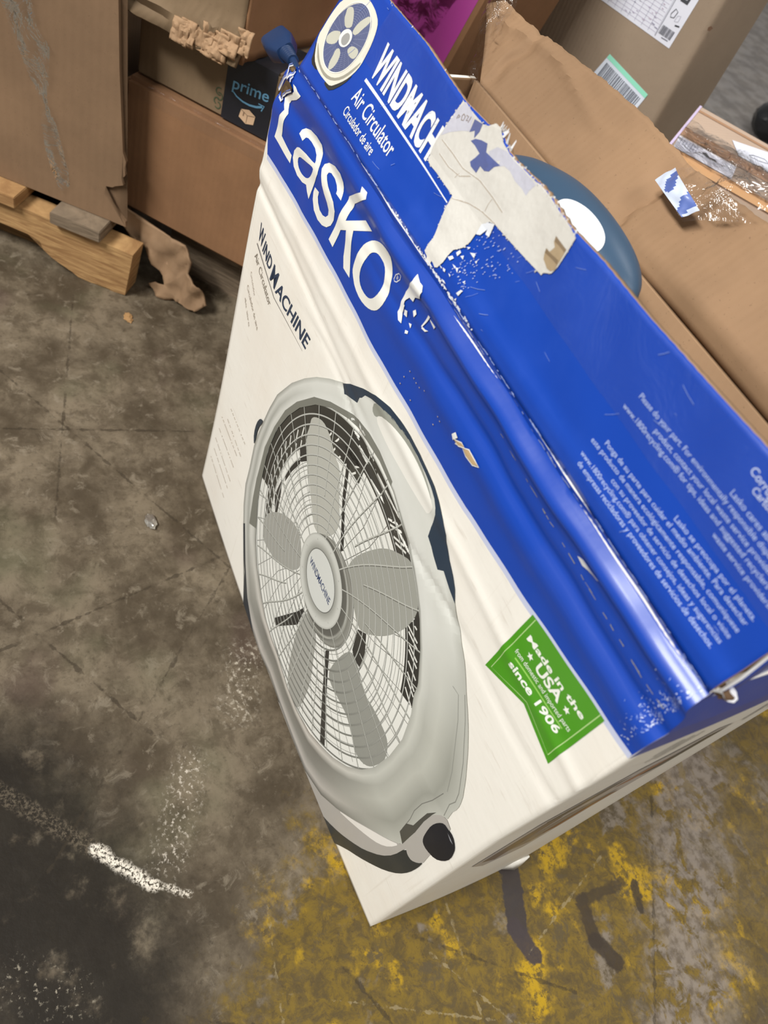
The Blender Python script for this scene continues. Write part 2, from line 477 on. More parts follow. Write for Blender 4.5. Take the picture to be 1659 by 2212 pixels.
D = {'band': [(-18.4, 466.1),(7.4, 464.8),(28.5, 465.6),(54.6, 466.5),(91.1, 465),(146.7, 466),(184.4, 464.9),(257.5, 461.9),(334.6, 461.4),(406.7, 461.9),(447.2, 466.6),(516.9, 474.4),(589.1, 482.8)],
 'logo': [[[(32.8, 543),(37.8, 543.2),(42.3, 542),(48.6, 541.8),(46.8, 539.4),(40.9, 534.6),(29, 527.7),(25.3, 523.2),(27.9, 519.7),(30.9, 517.5),(28.9, 510.8),(27.9, 496.4),(52.9, 494),(53.2, 487),(14, 487.6),(18.4, 509.2),(22.8, 516.3),(18.7, 518.4),(14.2, 522.8),(20.4, 527.6),(32.6, 535.4),(36, 538.6)]], [[(57.1, 515.8),(57.6, 519.6),(61.6, 523.2),(71.8, 527.4),(84.9, 530),(95.6, 529.4),(99.4, 524.6),(103.6, 517.5),(105.4, 510.3),(101.7, 499.1),(99.9, 491.2),(98.6, 483.7),(92.9, 486.6),(88.5, 490.1),(80.4, 487.1),(69, 486),(60.1, 488.6),(55.4, 493.8),(55.7, 500.1),(60.4, 505.9),(64.5, 508.1),(78.7, 511.2),(92.9, 513.2),(96.5, 514),(96.1, 516.2),(93, 519.2),(86.6, 521.1),(78.1, 521.2),(71.1, 520.3),(67.9, 518.9),(65.7, 514.6)], [(69.6, 502.5),(74, 503.8),(78.8, 505.3),(83.9, 506.8),(89, 508.3),(94.1, 509.5),(96.5, 509.1),(96.2, 506.9),(94.9, 504),(92.8, 500.4),(90.5, 497.6),(88.1, 495.7),(84.8, 494),(80.6, 492.8),(76.5, 492.1),(72.4, 492.1),(69.1, 492.8),(66.6, 494.2),(65.1, 495.9),(64.6, 497.9),(65.2, 499.6),(66.7, 501.1)]], [[(140.4, 516.6),(149.2, 516.6),(146.8, 521.3),(143.9, 528.6),(137.7, 531.8),(126.9, 531),(113.1, 525.2),(108.2, 521.1),(108, 517.1),(111.6, 513.1),(117.1, 508.4),(123.9, 505.3),(132, 502.9),(136.8, 499.7),(137.6, 495.7),(134.1, 491.6),(128.4, 489.3),(121.1, 488.9),(115.4, 491.7),(112.6, 495.1),(112.8, 499.5),(104.2, 498.3),(103.5, 493.6),(105.4, 488.2),(111.6, 482.4),(121.6, 480.4),(131.5, 482.3),(139.7, 486.2),(145.5, 492),(148.1, 498.4),(147.7, 506),(142, 510.4),(134.7, 512.4),(127.3, 513.9),(121.8, 516),(118.3, 518.1),(118.6, 520.5),(122, 522.1),(129.7, 522.4),(135.7, 520.7),(139.2, 518.7)]], [[(174.6, 545.3),(183, 546),(186.2, 542.5),(167.7, 526.5),(165.4, 518.3),(165.5, 510.5),(189.4, 527.7),(201.4, 527.1),(179.7, 512),(181.3, 508),(186.3, 494.1),(193.4, 479.6),(180.7, 478.9),(175.9, 486.2),(173.1, 497.4),(170.5, 505.7),(161.7, 499.7),(156.9, 480.4),(148.2, 481.4),(154.6, 505),(155.9, 516.8),(156.2, 525.1),(167.5, 534.4),(176.7, 541.7)]], [[(204.3, 521.5),(202, 519.1),(199.8, 516.2),(197.8, 512.9),(196.3, 508.5),(195.2, 503.2),(194.4, 497.8),(193.9, 492.3),(194.3, 488.5),(195.7, 486.1),(198.5, 483.6),(202.6, 480.6),(207.5, 478.8),(213.2, 477.9),(219.2, 478.2),(225.4, 479.6),(231, 481.7),(236.1, 484.4),(240.1, 487.4),(243.3, 490.6),(245.8, 494.5),(247.8, 499.2),(248.4, 503.6),(247.6, 507.9),(246.4, 512.5),(244.8, 517.7),(243, 522.2),(241.1, 526.3),(239.2, 529.7),(237.5, 532.4),(234, 533.5),(228.8, 533.2),(223.5, 532),(218.3, 530),(213.1, 527.4),(208.1, 524.3)], [(210.9, 516),(209.1, 513.4),(207.7, 510.1),(206.8, 506.2),(206, 501.9),(205.2, 497.4),(205.4, 493.6),(206.3, 490.7),(208.1, 488.3),(210.6, 486.7),(214.2, 485.8),(218.9, 485.9),(223.1, 486.7),(227.1, 488.2),(230.5, 490.4),(233.6, 493.4),(236, 496.8),(238, 500.7),(238.8, 504.3),(238.5, 507.6),(237.8, 511.1),(236.7, 514.6),(234.8, 517.5),(232.3, 519.6),(229.2, 520.9),(225.5, 521.1),(222, 521),(218.8, 520.5),(215.8, 519.5),(213.2, 518)]]],
 'corner_hole': [[(21, 540.1),(28.1, 542),(34, 540.2),(32.8, 536.9),(19, 527.7),(12.6, 522.3),(13.3, 520.3),(9, 521.3),(7.4, 523.4),(5.5, 524.2),(12.7, 531.8)], [(17.3, 549.1),(21.9, 552.2),(27.1, 553.1),(26.3, 550.4),(24.9, 548.7),(21.1, 548)]],
 'corner_rim': [[(2.9, 522.4),(5, 526.3),(15.3, 537.6),(21.1, 542.4),(20, 546.5),(17.1, 549.2),(21.9, 552.7)], [(8, 519.7),(13.5, 518.9),(14.5, 521),(12.6, 522.3),(19.2, 528.3),(32.8, 536.9)], [(21.9, 541.5),(24.9, 545.9),(28.3, 548.2),(28, 550.9)], [(29, 542.5),(28.2, 544.4),(29.6, 547.5)]],
 'regmark': [(246.3, 521.1),(247.1, 525.1),(251.2, 529.4),(254, 529.4),(253.5, 525.9),(250.3, 521.4),(247.8, 520.1)],
 'badge': [(493.6, 471.6),(566.9, 479.9),(566.4, 411.4),(529.1, 418.7),(491.7, 399.9)],
 'badge_lines': [[(497.3, 471.5),(496, 405.6),(529.9, 423.1),(562.2, 416),(563.1, 479.3)], [(504.3, 435.3),(555.6, 441.6)]],
 'stars': [[(510.7, 448.8),(508.5, 451.3)], [(549.2, 454.2),(547, 456.6)]],
 'text_front': [['Made in the', [(501.2, 454.8),(558.8, 461.9),(501.3, 459.9)], 0.05, 'w', 'Made in the'], ['USA', [(517.8, 446.7),(543, 450.1),(517.9, 455.3)], 0.055, 'w', 'USA'], ['from domestic and imported parts', [(501.1, 437.9),(559.3, 445.2),(501.2, 442.4)], 0, 'w', 'from domestic and imported parts'], ['since 1906', [(504, 426),(555.8, 434),(504.4, 432.5)], 0.055, 'w', 'since 1906'], ['W', [(21.2, 390),(35.6, 386.9),(21.6, 407.8)], 0.014, 'n', 'W'], ['IND', [(36.2, 386.6),(59.8, 380.8),(39.1, 399.9)], 0.03, 'n', 'IND'], ['M', [(63.9, 375.4),(78, 374.3),(66.7, 395)], 0.016, 'n', 'M'], ['ACHINE', [(80.3, 373.7),(160.7, 375.7),(84.1, 389.1)], 0.03, 'n', 'ACHINE'], ['Air Circulator', [(22.3, 369.1),(75.4, 351.3),(24.7, 377.5)], 0, 'g', 'Air Circulator'], ['Circulador', [(21.6, 347.7),(40.3, 334.1),(22, 352.4)], 0, 'h', 'Circulador'], ['Circulador de aire', [(20.1, 329.3),(62.4, 309.7),(20.7, 335.1)], 0, 'h', 'Circulador de aire'], ['de aire', [(20.3, 314.9),(42.9, 297.1),(20.6, 319.7)], 0, 'h', 'de aire'], ['WINDMACHINE', [(282.5, 212.4),(332.6, 212.7),(281.6, 221.3)], 0.025, 'n', 'WINDMACHINE']],
 'underline': [(22.1, 384.1),(81, 367.2),(156.9, 370.1)],
 'fine': [[(42.1, 176.3),(98.7, 176.2)], [(41.8, 156.5),(99.1, 152.6)], [(25.7, 143.2),(87.1, 142.6)], [(20.2, 99.6),(88.1, 96.8)], [(20.6, 82.6),(85.9, 80.5)], [(18.1, 61.7),(82.7, 57.9)], [(25, 122),(86.8, 121.4)]],
 'opening': [(203.6, 349.6),(183.4, 325.4),(171.1, 304.9),(159.3, 279.2),(151.7, 254.3),(149.4, 221.5),(154.3, 185.9),(159, 157.8),(169.7, 134.4),(183.7, 109.1),(203.2, 87),(227.1, 71),(253.4, 57),(279.3, 52.4),(299.9, 52),(335.6, 44.8),(363.3, 45.2),(394.6, 53.3),(415.2, 68.5),(436, 86.2),(455.4, 111),(469.6, 139.8),(477.6, 167),(481.5, 205.3),(480.5, 240.8),(472.4, 272.9),(463.2, 291.2),(460.8, 304.1),(443.5, 330.9),(422.6, 354.9),(408.5, 366.3),(395.6, 375.1),(376.8, 383),(368.6, 387.6),(341.2, 397.4),(313, 400.2),(283.6, 397),(257.7, 389.1),(229.6, 372.7),(208.2, 354.9)],
 'hub': [(270.7, 191.2),(264.7, 203.5),(264.2, 223),(272.3, 247.7),(277.1, 255),(300.6, 268.7),(323.2, 263.6),(339, 249.7),(347.6, 235.2),(354, 210.9),(348.4, 191.2),(335.3, 175.6),(314.4, 165.7),(297.6, 167),(279.6, 176)],
 'cap': [(283, 200),(277.6, 211.3),(278, 227),(283.1, 237.5),(301.4, 250.4),(317.9, 249.3),(329.3, 239.9),(336.6, 223.5),(337.9, 210.3),(333.4, 196.7),(316.9, 185.1),(302.2, 185)],
 'motor': [(269.6, 204.1),(284.5, 175.8),(304.4, 163.2),(326.4, 161.8),(345.1, 164),(362.3, 177.4),(371.5, 203),(370.4, 230.3),(361.9, 255.1),(347.4, 274.8),(329.6, 281.5),(303.2, 276.3),(277.3, 254.6)],
 'outer': [(149.2, 88.7),(134.4, 114),(125.4, 138.9),(123.7, 164.8),(119.5, 198.4),(121.1, 220.4),(125.2, 246.4),(129, 266.9),(136.5, 294),(155.9, 329.1),(174.9, 353.8),(192.7, 373.1),(213.5, 391.4),(232.6, 405.4),(260.9, 427.7),(279.3, 439),(298.6, 446.3),(314.4, 448.7),(330, 449.9),(347.2, 450),(362.3, 448),(374.3, 446.3),(385.3, 442.7),(396.6, 437.7),(408.5, 426.9),(418, 418),(428.5, 412.6),(436.1, 408.1),(444.1, 402.4),(452.9, 395.3),(464.7, 388.1),(476.5, 381.3),(485.1, 373.7),(497.2, 361.1),(503.4, 355.6),(514.8, 343.9),(525.8, 330.2),(540.5, 308.4),(549.4, 291.7),(552.8, 278.3),(551.6, 269.8),(553.5, 254.9),(548.3, 250.2),(543.3, 235.1),(542.9, 215.6),(544.7, 192.4),(545.4, 173.8),(544.6, 155.2),(533.7, 133.4),(512.8, 100.2),(495.5, 72.6),(476.1, 45.5),(452.1, 18.8),(418.8, 0.9),(383.8, 1.3),(338.5, 3.1),(300.6, 5.8),(269.7, -1.7),(245.3, 1),(231.9, 2.2),(201.8, 5.6),(190.4, 28),(169.7, 57.6)],
 'bandtop': [(159.4, 108.9),(149.7, 144.2),(144.6, 172.4),(144, 188.4),(141.8, 221.6),(148.3, 259.9),(158.9, 295.1),(174.3, 323),(199, 354.8),(224.6, 375.2),(251.5, 391.9),(269.1, 400.9),(287.5, 405.2),(307.9, 406.5),(335.1, 402.8)],
 'handle': [(231, 403.2),(242.2, 413.9),(260.9, 427.7),(279.3, 439),(298.6, 446.3),(314.4, 448.7),(330, 449.9),(347.2, 450),(362.3, 448),(374.3, 446.3),(385.3, 442.7),(396.6, 437.7),(406, 432.6),(409.3, 428.1),(419.6, 420.4),(430, 415.1),(437.2, 410.2),(444.4, 402),(433.5, 404.3),(421, 408.3),(415.9, 402.4),(406.5, 405.8),(400.1, 408.9),(392.6, 411.2),(390.7, 420.2),(389.2, 432.8),(386, 436.6),(380.7, 439.8),(372.5, 442.4),(361.5, 444.5),(347.1, 446.3),(333.3, 446.1),(320, 443.9),(305.4, 441.6),(289.5, 437.4),(274.7, 430.6),(266.1, 425.3),(263.3, 419.8),(260.4, 416.8),(259.1, 409.6),(248.5, 404.5),(238.3, 398.3)],
 'hole': [(289.5, 424.5),(291.1, 428.4),(295, 432),(301.2, 435.3),(307.6, 437.8),(314.1, 439.3),(321.3, 440.6),(329, 441.7),(336.6, 442.4),(344, 442.8),(350.7, 442.6),(356.6, 441.9),(362.5, 440.9),(368.1, 439.5),(373.7, 438),(379, 436.4),(382.4, 435),(383.9, 434),(384.1, 431),(383.1, 426),(380.8, 423.2),(377.2, 422.7),(371.4, 422),(363.3, 421.4),(354.5, 420.7),(345.1, 420.1),(335.5, 419.7),(325.6, 419.3),(316.9, 419.4),(309.4, 419.9),(301.4, 420.7),(292.9, 422)],
 'grip': [(283, 434.2),(288.9, 437.1),(295.6, 439.6),(302.9, 441.8),(310.6, 443.6),(318.4, 444.9),(325.8, 445.8),(332.6, 446.2),(340, 446.2),(348.1, 445.7),(355.8, 444.6),(363.3, 442.6),(370.6, 440.3),(377.9, 437.6),(378.9, 436.9),(373.8, 438.3),(368.3, 439.6),(362.5, 440.9),(356.6, 441.9),(350.7, 442.6),(344, 442.8),(336.6, 442.4),(329, 441.7),(321.2, 440.6),(314.1, 439.4),(307.6, 437.9),(301.2, 435.4),(294.9, 431.8),(290.7, 428.2),(288.3, 424.7),(285.4, 423.2),(281.9, 423.9),(280.1, 426.3),(280, 430.7)],
 'knob': [(550.1, 215.6),(549.4, 222.6),(549.5, 229.3),(550.4, 236),(551.8, 241.6),(553.5, 246.1),(555.8, 248.9),(558.5, 250),(561.4, 251.1),(564.4, 252.2),(567.5, 251.9),(570.6, 250.3),(573, 248.2),(574.7, 245.8),(576.2, 241.4),(577.6, 235.4),(577.8, 229.1),(576.9, 222.6),(575.1, 216.2),(572.5, 209.8),(568.8, 204.6),(563.8, 200.5),(559.9, 198.3),(557.1, 197.8),(554.8, 198.6),(553.3, 200.6),(552, 204.2),(551, 209.5)],
 'foot': [(462, -5.9),(471.9, 2),(481.7, 11.2),(491.4, 21.6),(500.2, 32.4),(508.3, 43.5),(515.6, 54.3),(522.4, 64.9),(529.5, 78.5),(537, 95.2),(542.5, 110.5),(546, 124.4),(548.2, 138.9),(549.3, 154),(551.2, 160.9),(553.7, 159.6),(556.4, 159.7),(559.1, 160.9),(561.8, 164.2),(564.3, 169.5),(566.2, 174.8),(567.3, 179.9),(568.1, 179),(568.4, 171.9),(568.2, 163.3),(567.6, 153.1),(566.2, 142.4),(564, 131.3),(560.6, 119),(555.7, 105.5),(550.3, 92.8),(544.4, 81),(538.1, 69.1),(531.6, 57.4),(524.3, 45.2),(516.2, 32.5),(507.9, 17.7),(499.2, 0.7),(492.7, -8.8),(488.3, -10.9),(484, -12),(479.7, -12),(472.4, -11.5),(462.1, -10.4)],
 'arm': [(323.6, -3.5),(338.5, 3.1),(383.8, 1.3),(418.8, 0.9),(452.1, 18.8),(476.1, 45.5),(495.5, 72.6),(512.8, 100.2),(533.7, 133.4),(544.6, 155.2),(545.4, 173.8),(544.7, 192.4),(542.9, 215.6),(543.3, 235.1),(548.3, 250.2),(553.5, 254.9),(560.5, 253.9),(566, 221.9),(566.4, 198.5),(567.9, 182.5),(565.6, 172.2),(560.5, 161.6),(555, 159),(549.9, 161.5),(547.7, 131.4),(540.7, 103.5),(525.7, 70.2),(512.3, 49),(496.2, 26.8),(476.9, 6),(457, -9.8),(431.4, -13.4),(398.4, -11.3)],
 'cres': [(481.3, 51.9),(491.1, 65.8),(500.3, 79.5),(508.9, 93),(518.4, 108.1),(528.8, 124.7),(536.6, 138),(541.8, 148),(543.2, 147.1),(540.9, 135.2),(537.8, 124.5),(533.7, 115),(528.5, 105.6),(522.1, 96.5),(513.9, 86.1),(503.9, 74.3),(493.3, 62.6),(482, 50.9)],
 'lefth': [(122.6, 241.3),(118.5, 239.4),(115.2, 235.3),(112.7, 229),(111.5, 221.9),(111.6, 213.9),(113.4, 206.9),(117.2, 200.8),(119, 200.4),(119.1, 205.5),(118.7, 212),(117.9, 219.8),(119.3, 228.3),(122.9, 237.7)],
 'sliver': [(147, 92.1),(150.9, 97.4),(179.4, 57.2),(207.8, 24.2),(245.3, 1),(230.3, 1.7),(203.1, 3.3),(189.7, 29.1),(184.1, 44.1),(174, 54)],
 'gap': [(545.1, 158.4),(535.6, 163.9),(534.4, 183),(539.5, 194.3),(539.4, 209.4),(539.7, 227.8),(544, 243.7),(543.3, 235.1),(542.9, 215.6),(544.7, 192.4)],
 'blades': [[(333, 289.1),(334.1, 294.4),(335.9, 300.5),(338.5, 307.5),(341.9, 315.3),(346, 323.9),(349.9, 331.4),(353.5, 337.9),(356.8, 343.4),(359.9, 347.7),(362.9, 351.7),(366.1, 355.3),(369.2, 358.6),(372.4, 361.4),(375.8, 364.3),(379.2, 367.2),(382.9, 370),(386.9, 372.9),(390.8, 374.3),(394.7, 374.4),(398.6, 373),(402.6, 370.4),(406.4, 367.5),(410.1, 364.5),(413.6, 361.4),(417.1, 358.1),(419.7, 354.3),(421.4, 349.8),(422.2, 344.8),(422.1, 339.3),(421.8, 334.1),(421.3, 329.3),(420.5, 324.9),(419.6, 321),(418.4, 316.7),(417, 312),(415.4, 307),(413.5, 301.8),(411.6, 296.6),(409.4, 291.6),(407.1, 286.7),(404.6, 282),(402, 277.3),(399.3, 272.8),(396.3, 268.3),(393.1, 264),(390.1, 260.1),(387.1, 256.8),(384.4, 254),(381.7, 251.7),(378.7, 250.6),(375.2, 250.7),(371.4, 251.8),(367.4, 254.2),(362.7, 256.6),(357.5, 259.3),(351.8, 262.1),(345.5, 264.9),(340.5, 267.9),(336.9, 270.8),(334.4, 273.8),(333.2, 276.7),(332.6, 280.3),(332.5, 284.4)], [(212, 342),(216.9, 345.7),(221.9, 348.3),(226.9, 349.8),(232.1, 350.1),(237.4, 349.4),(242.1, 348.4),(246.2, 347),(249.8, 345.5),(252.8, 343.8),(255.9, 342.4),(258.9, 341.5),(262.1, 340.9),(265.3, 340.9),(268.8, 339),(272.5, 335.4),(276.4, 330.1),(280.5, 322.9),(284.6, 316.6),(288.4, 311.1),(292.2, 306.4),(295.7, 302.5),(297.9, 297.7),(298.8, 292.1),(298.2, 285.7),(296.3, 278.3),(293.4, 271.5),(289.4, 265.2),(284.6, 259.3),(278.7, 253.9),(273.1, 251),(267.7, 250.8),(262.6, 253),(257.7, 257.8),(252.4, 262.9),(246.5, 268.4),(240.1, 274.2),(233.2, 280.4),(227.1, 286.1),(221.8, 291.2),(217.3, 295.9),(213.7, 299.9),(210.8, 304.2),(208.6, 308.8),(207.3, 313.4),(206.8, 318.2),(206.4, 322.5),(205.9, 326.2),(205.5, 329.5),(205.2, 332.2),(206.2, 335.2),(208.4, 338.5)], [(188.1, 165.9),(192.1, 172.6),(196.2, 179),(200.7, 184.9),(205.4, 190.5),(210.5, 195.6),(215.5, 200.2),(220.5, 204.2),(225.5, 207.6),(230.5, 210.6),(235.4, 212.8),(240.2, 214.2),(244.9, 215.1),(249.5, 215.1),(253.9, 213.6),(258.1, 210.6),(262.1, 205.9),(265.8, 199.6),(268.5, 194.2),(270.2, 189.8),(271, 186.1),(270.7, 183.4),(269.6, 179.9),(267.7, 175.8),(264.8, 170.9),(261.2, 165.3),(257.2, 160.1),(252.9, 155.4),(248.4, 151.1),(243.7, 147.2),(238.6, 143.7),(233.3, 140.4),(227.6, 137.5),(221.8, 134.9),(216.1, 132.8),(210.6, 131.1),(205.4, 130),(200.4, 129.4),(196, 130.6),(192.2, 133.7),(189, 138.6),(186.3, 145.5),(185.3, 152.3),(185.9, 159.1)], [(313.3, 162.4),(317.4, 164.3),(321.4, 165.4),(325.2, 165.5),(328.9, 164.8),(332.4, 163),(335.6, 160.5),(338.4, 157),(341, 152.7),(343.3, 147.5),(345.9, 141.6),(348.8, 135.1),(352.1, 127.8),(355.8, 119.9),(358.8, 111.7),(361.3, 103.3),(363.2, 94.6),(364.6, 85.8),(365.5, 77.6),(366, 70.3),(366, 63.6),(365.6, 57.7),(364.8, 52.9),(363.8, 49.2),(362.3, 46.6),(360.5, 45.1),(357.7, 44.1),(354, 43.7),(349.2, 43.9),(343.5, 44.6),(338.5, 46.7),(334.1, 50.2),(330.6, 54.9),(327.6, 61),(324.8, 67.8),(322.1, 75.2),(319.4, 83.2),(316.8, 91.8),(314.5, 100.4),(312.4, 108.9),(310.6, 117.4),(309.1, 125.9),(308, 133.5),(307.3, 140.3),(306.9, 146.3),(307.1, 151.6),(308.1, 156),(310.2, 159.6)], [(376.3, 186.4),(378.1, 197.2),(380.2, 205.7),(382.8, 212.1),(385.6, 216.3),(388.8, 218.4),(393.1, 219),(398.4, 218.3),(404.9, 216.1),(412.4, 212.5),(418.9, 210.1),(424.4, 209),(428.9, 209.1),(432.4, 210.4),(436, 211.5),(439.9, 212.5),(443.9, 213.2),(448.2, 213.7),(452.4, 214),(456.7, 214.2),(461, 214.3),(465.2, 214.1),(469, 212.9),(472.4, 210.4),(475.1, 206.8),(477.4, 201.9),(479, 197.3),(479.9, 192.9),(480.1, 188.7),(479.6, 184.7),(478.9, 180.1),(478, 175),(476.8, 169.3),(475.3, 163),(473.2, 157.5),(470.5, 152.5),(467.1, 148.3),(462.9, 144.6),(458.8, 142.4),(454.7, 141.6),(450.4, 142.2),(446.1, 144.4),(441.7, 146.4),(437.4, 148.4),(433, 150.4),(428.7, 152.5),(424.4, 153.8),(420.3, 154.5),(416.2, 154.5),(412.2, 153.8),(407.4, 153),(401.7, 152.1),(395.1, 151),(387.6, 149.8),(381.9, 150.3),(377.8, 152.5),(375.4, 156.4),(374.6, 162),(374.5, 168.9),(375.1, 177)]],
 'blk': [[(357.4, 167.6),(361.5, 175.2),(387.4, 130.7),(421.1, 77.9),(413.9, 70.4),(383.1, 121.6)], [(245.9, 348.9),(263.4, 363.9),(290.6, 375.5),(292.2, 369.1),(279.8, 357.5),(294.1, 321.8),(318.3, 283.4),(314.5, 277.8),(287.2, 324.1),(276.1, 353.2),(269, 349.9)], [(261.5, 366.5),(279.7, 377.4),(298.1, 379.3),(312.9, 382.3),(335.3, 381.4),(334.6, 379),(328, 378.3),(312.6, 377.1),(298.1, 370.4),(283.1, 365.5),(271.1, 360.5)], [(423.5, 351.8),(423, 342.8),(422, 330.9),(428.5, 341.2),(429.3, 344.4)], [(378.5, 247.2),(389.3, 258.2),(399.9, 240),(404.4, 219.9),(391.2, 217.2),(385.1, 221)], [(202.3, 289.4),(213.7, 305.9),(221.4, 292.5),(211.1, 279.2)], [(199.6, 263.1),(209.8, 281.1),(211.2, 275.8),(202.7, 254.9),(197, 231.8),(194.2, 239.7)], [(269.5, 81.4),(297.5, 142),(303.2, 159.3),(305.7, 155.8),(306.4, 129.8),(277.9, 76.9)], [(199.3, 180.7),(188.1, 197.4),(189.2, 214.5),(190.8, 226.8),(196.9, 213.8),(203.2, 186)]],
 'knobhi': [(561.5, 247.1),(566.4, 247.6),(570.6, 247.1),(567.2, 245.7)],
 'rim_lines': [[(484, 350.7),(491.7, 352.4),(504.8, 336),(529.1, 295),(537.7, 274.9)], [(495.4, 360.3),(508.8, 345.3),(530.2, 315.9),(544.4, 290.6),(547.5, 280),(546, 269.4),(549.7, 253.1)], [(536.7, 267.9),(534.8, 245.6),(531.2, 226.1),(531, 207.6),(533.8, 193.2),(535.3, 171.2)]],
 'spoke_ref': [(396.1, 374.5)],
 'scuffs_front': [[(272.1, 545.6),(278.8, 544.2),(282.6, 544.4),(286, 542.1),(285.3, 535.8),(277.5, 530.4),(276.2, 525.7),(271, 525),(268.2, 520.8),(267.5, 519),(269.6, 510.3),(274.6, 505.4),(270.2, 504.7),(264.9, 507.6),(264, 516),(265.1, 525.4),(273.1, 540.7)], [(266.3, 516.1),(269.3, 516.9),(269.6, 510.3),(267.1, 509.4)], [(279.6, 520.7),(281.6, 523.6),(284.1, 521.6),(282.8, 518)], [(270.7, 514.4),(274.3, 516.2),(275.4, 511.6),(271.5, 510.7)], [(281.3, 505.5),(284, 506.7),(285.1, 505.2),(282.7, 503.7)], [(279.7, 510.3),(282.7, 511.7),(283.7, 508.9)], [(296.6, 531.7),(299.3, 532.3),(294.2, 519.4),(293, 519)], [(294, 519.8),(298.5, 520.7),(301.6, 522.3),(298.7, 519.1),(294.1, 518.1)], [(299.5, 530.7),(307.9, 531.5),(306.5, 528.5),(300.3, 529.6)], [(366.9, 492.8),(369.6, 497.7),(373.6, 496.5),(369.7, 490)], [(374.1, 493.2),(380.1, 497.2),(380.4, 494.7),(372.8, 489.7)], [(490.6, 531.1),(495.5, 535),(511.6, 540),(509.6, 537),(496.4, 530.1)]],
 'torn_front': [[(370.4, 491.8),(378.6, 497.4),(382.7, 497.3),(377.2, 492.9)], [(382.3, 496),(387.2, 499.6),(394.1, 499),(399.6, 498.7),(394.7, 494.9),(387.4, 494.1)]],
 'specks': [(302.3, 486.3),(308.8, 485.8),(312.9, 485.4),(318, 486),(324.9, 490),(298.9, 477.7),(298.1, 470.3),(314.6, 470),(347.4, 488.3),(350.8, 487.3),(346.1, 479)],
 'tear': [(217, 75),(216.8, 60),(216.3, 56.6),(216.6, 49.1),(219.7, 41.2),(224, 40.5),(233.2, 41.1),(245.1, 41.1),(258.5, 41.1),(259.2, 36.8),(259.8, 31.8),(262.4, 22.5),(265.9, 13.5),(265.5, 11.1),(265.8, 4),(270.4, 3.2),(272.9, -0.5),(274.4, -5),(277.3, -6.7),(276.5, -2.7),(276.5, 4),(277.6, 4.3),(282, 3.4),(284.2, 5.1),(286.3, 10.5),(286, 16.4),(286.9, 20.9),(292.3, 26.7),(294.6, 32.8),(294.5, 39.6),(295.3, 45.3),(298.4, 50.5),(303.6, 52.3),(322.2, 53.7),(340.1, 55.2),(355.8, 56.9),(356.2, 58.7),(361.4, 62.3),(362.5, 67.6),(361.6, 77.4),(360.3, 84.9),(352.2, 86.3),(337.4, 86.9),(327.5, 87.8),(315.9, 87.6),(310.3, 86.2),(294.8, 85.1),(280.3, 84.2),(270, 85.4),(260.9, 89.5),(255.2, 89.1),(250.4, 84.6),(245.1, 82.7),(229.1, 82.3),(217.2, 82.2)],
 'tear_film': [(217, 75),(220.2, 83),(229.1, 82.3),(234.2, 80.8),(238.4, 73.7),(232.4, 70.4),(223.7, 64),(217.7, 57.9),(217.5, 61.1)],
 'tear_blue': [(244.3, 70.8),(246.9, 73.8),(252.3, 76.2),(258.7, 77.9),(262, 74.1),(270.4, 74.9),(279, 75.9),(275.3, 72.6),(273.6, 68.4),(269.8, 66.3),(264.4, 66.1),(264.7, 61.6),(257.3, 61.4),(254.4, 62.8),(256.4, 66.9),(257.5, 70.4),(249.8, 71.1)],
 'tear_blue2': [(236.3, 80.7),(245.2, 82.7),(246.6, 78.2),(245.5, 73.4),(242.2, 76.5),(238.7, 73.4),(237.2, 78)],
 'tear_lav': [(263.6, 75.6),(268, 81.3),(276.8, 84),(285.5, 83.8),(295.6, 84.6),(306.3, 85),(312.5, 85.3),(310.6, 80.4),(310.5, 77),(305.1, 77.6),(296.5, 77.1),(288.3, 78.4),(281.9, 77.5),(277.6, 74.3),(276.5, 77.9),(270.1, 72.4)],
 'tear_lines': [[(221, 57),(237.2, 57.2),(252.4, 56.7),(270.9, 60.6),(289.3, 60.9),(302.9, 60.2)], [(259.2, 39.8),(275.3, 46.9),(287.6, 50.3),(303.2, 52.5)], [(290, 52),(289.1, 56.2),(289.5, 60.1)], [(226.2, 50.2),(240.2, 50),(254.1, 52.1),(262.9, 58.1)], [(252.7, 53.1),(251.3, 49.2)]],
 'tear_num': [[(221.2, 74.8),(223.4, 74.7),(222.5, 73.2)], [(225.1, 77.6),(224.6, 75.9),(226.2, 74),(228.1, 74.8),(227.5, 77.2),(225.1, 77.6)], [(227.9, 78.3),(230.2, 78.8),(230.2, 76),(231.7, 77)], [(232.3, 80.1),(232.8, 76.2)], [(221.8, 72.3),(221.3, 74.4)]],
 'tear_hole': [(348.3, 77.3),(351.5, 76.9),(360.2, 77.2),(361.1, 72.7),(361.6, 68.3),(362.1, 65.3),(360.1, 62.7),(356.6, 62),(350.4, 63.6),(348.3, 66.4),(347.5, 68.7),(351.1, 69),(352.4, 72.8),(349.4, 74.4)],
 'tear_flutes': [[(347.5, 68.7),(350.7, 68.7),(360.2, 70.1),(361.2, 68),(354.9, 67.5),(348.5, 66.5)], [(348.3, 77.3),(354.4, 77.2),(360.2, 77.2),(360.5, 75.4),(354.4, 75.3),(349.9, 74.8)]],
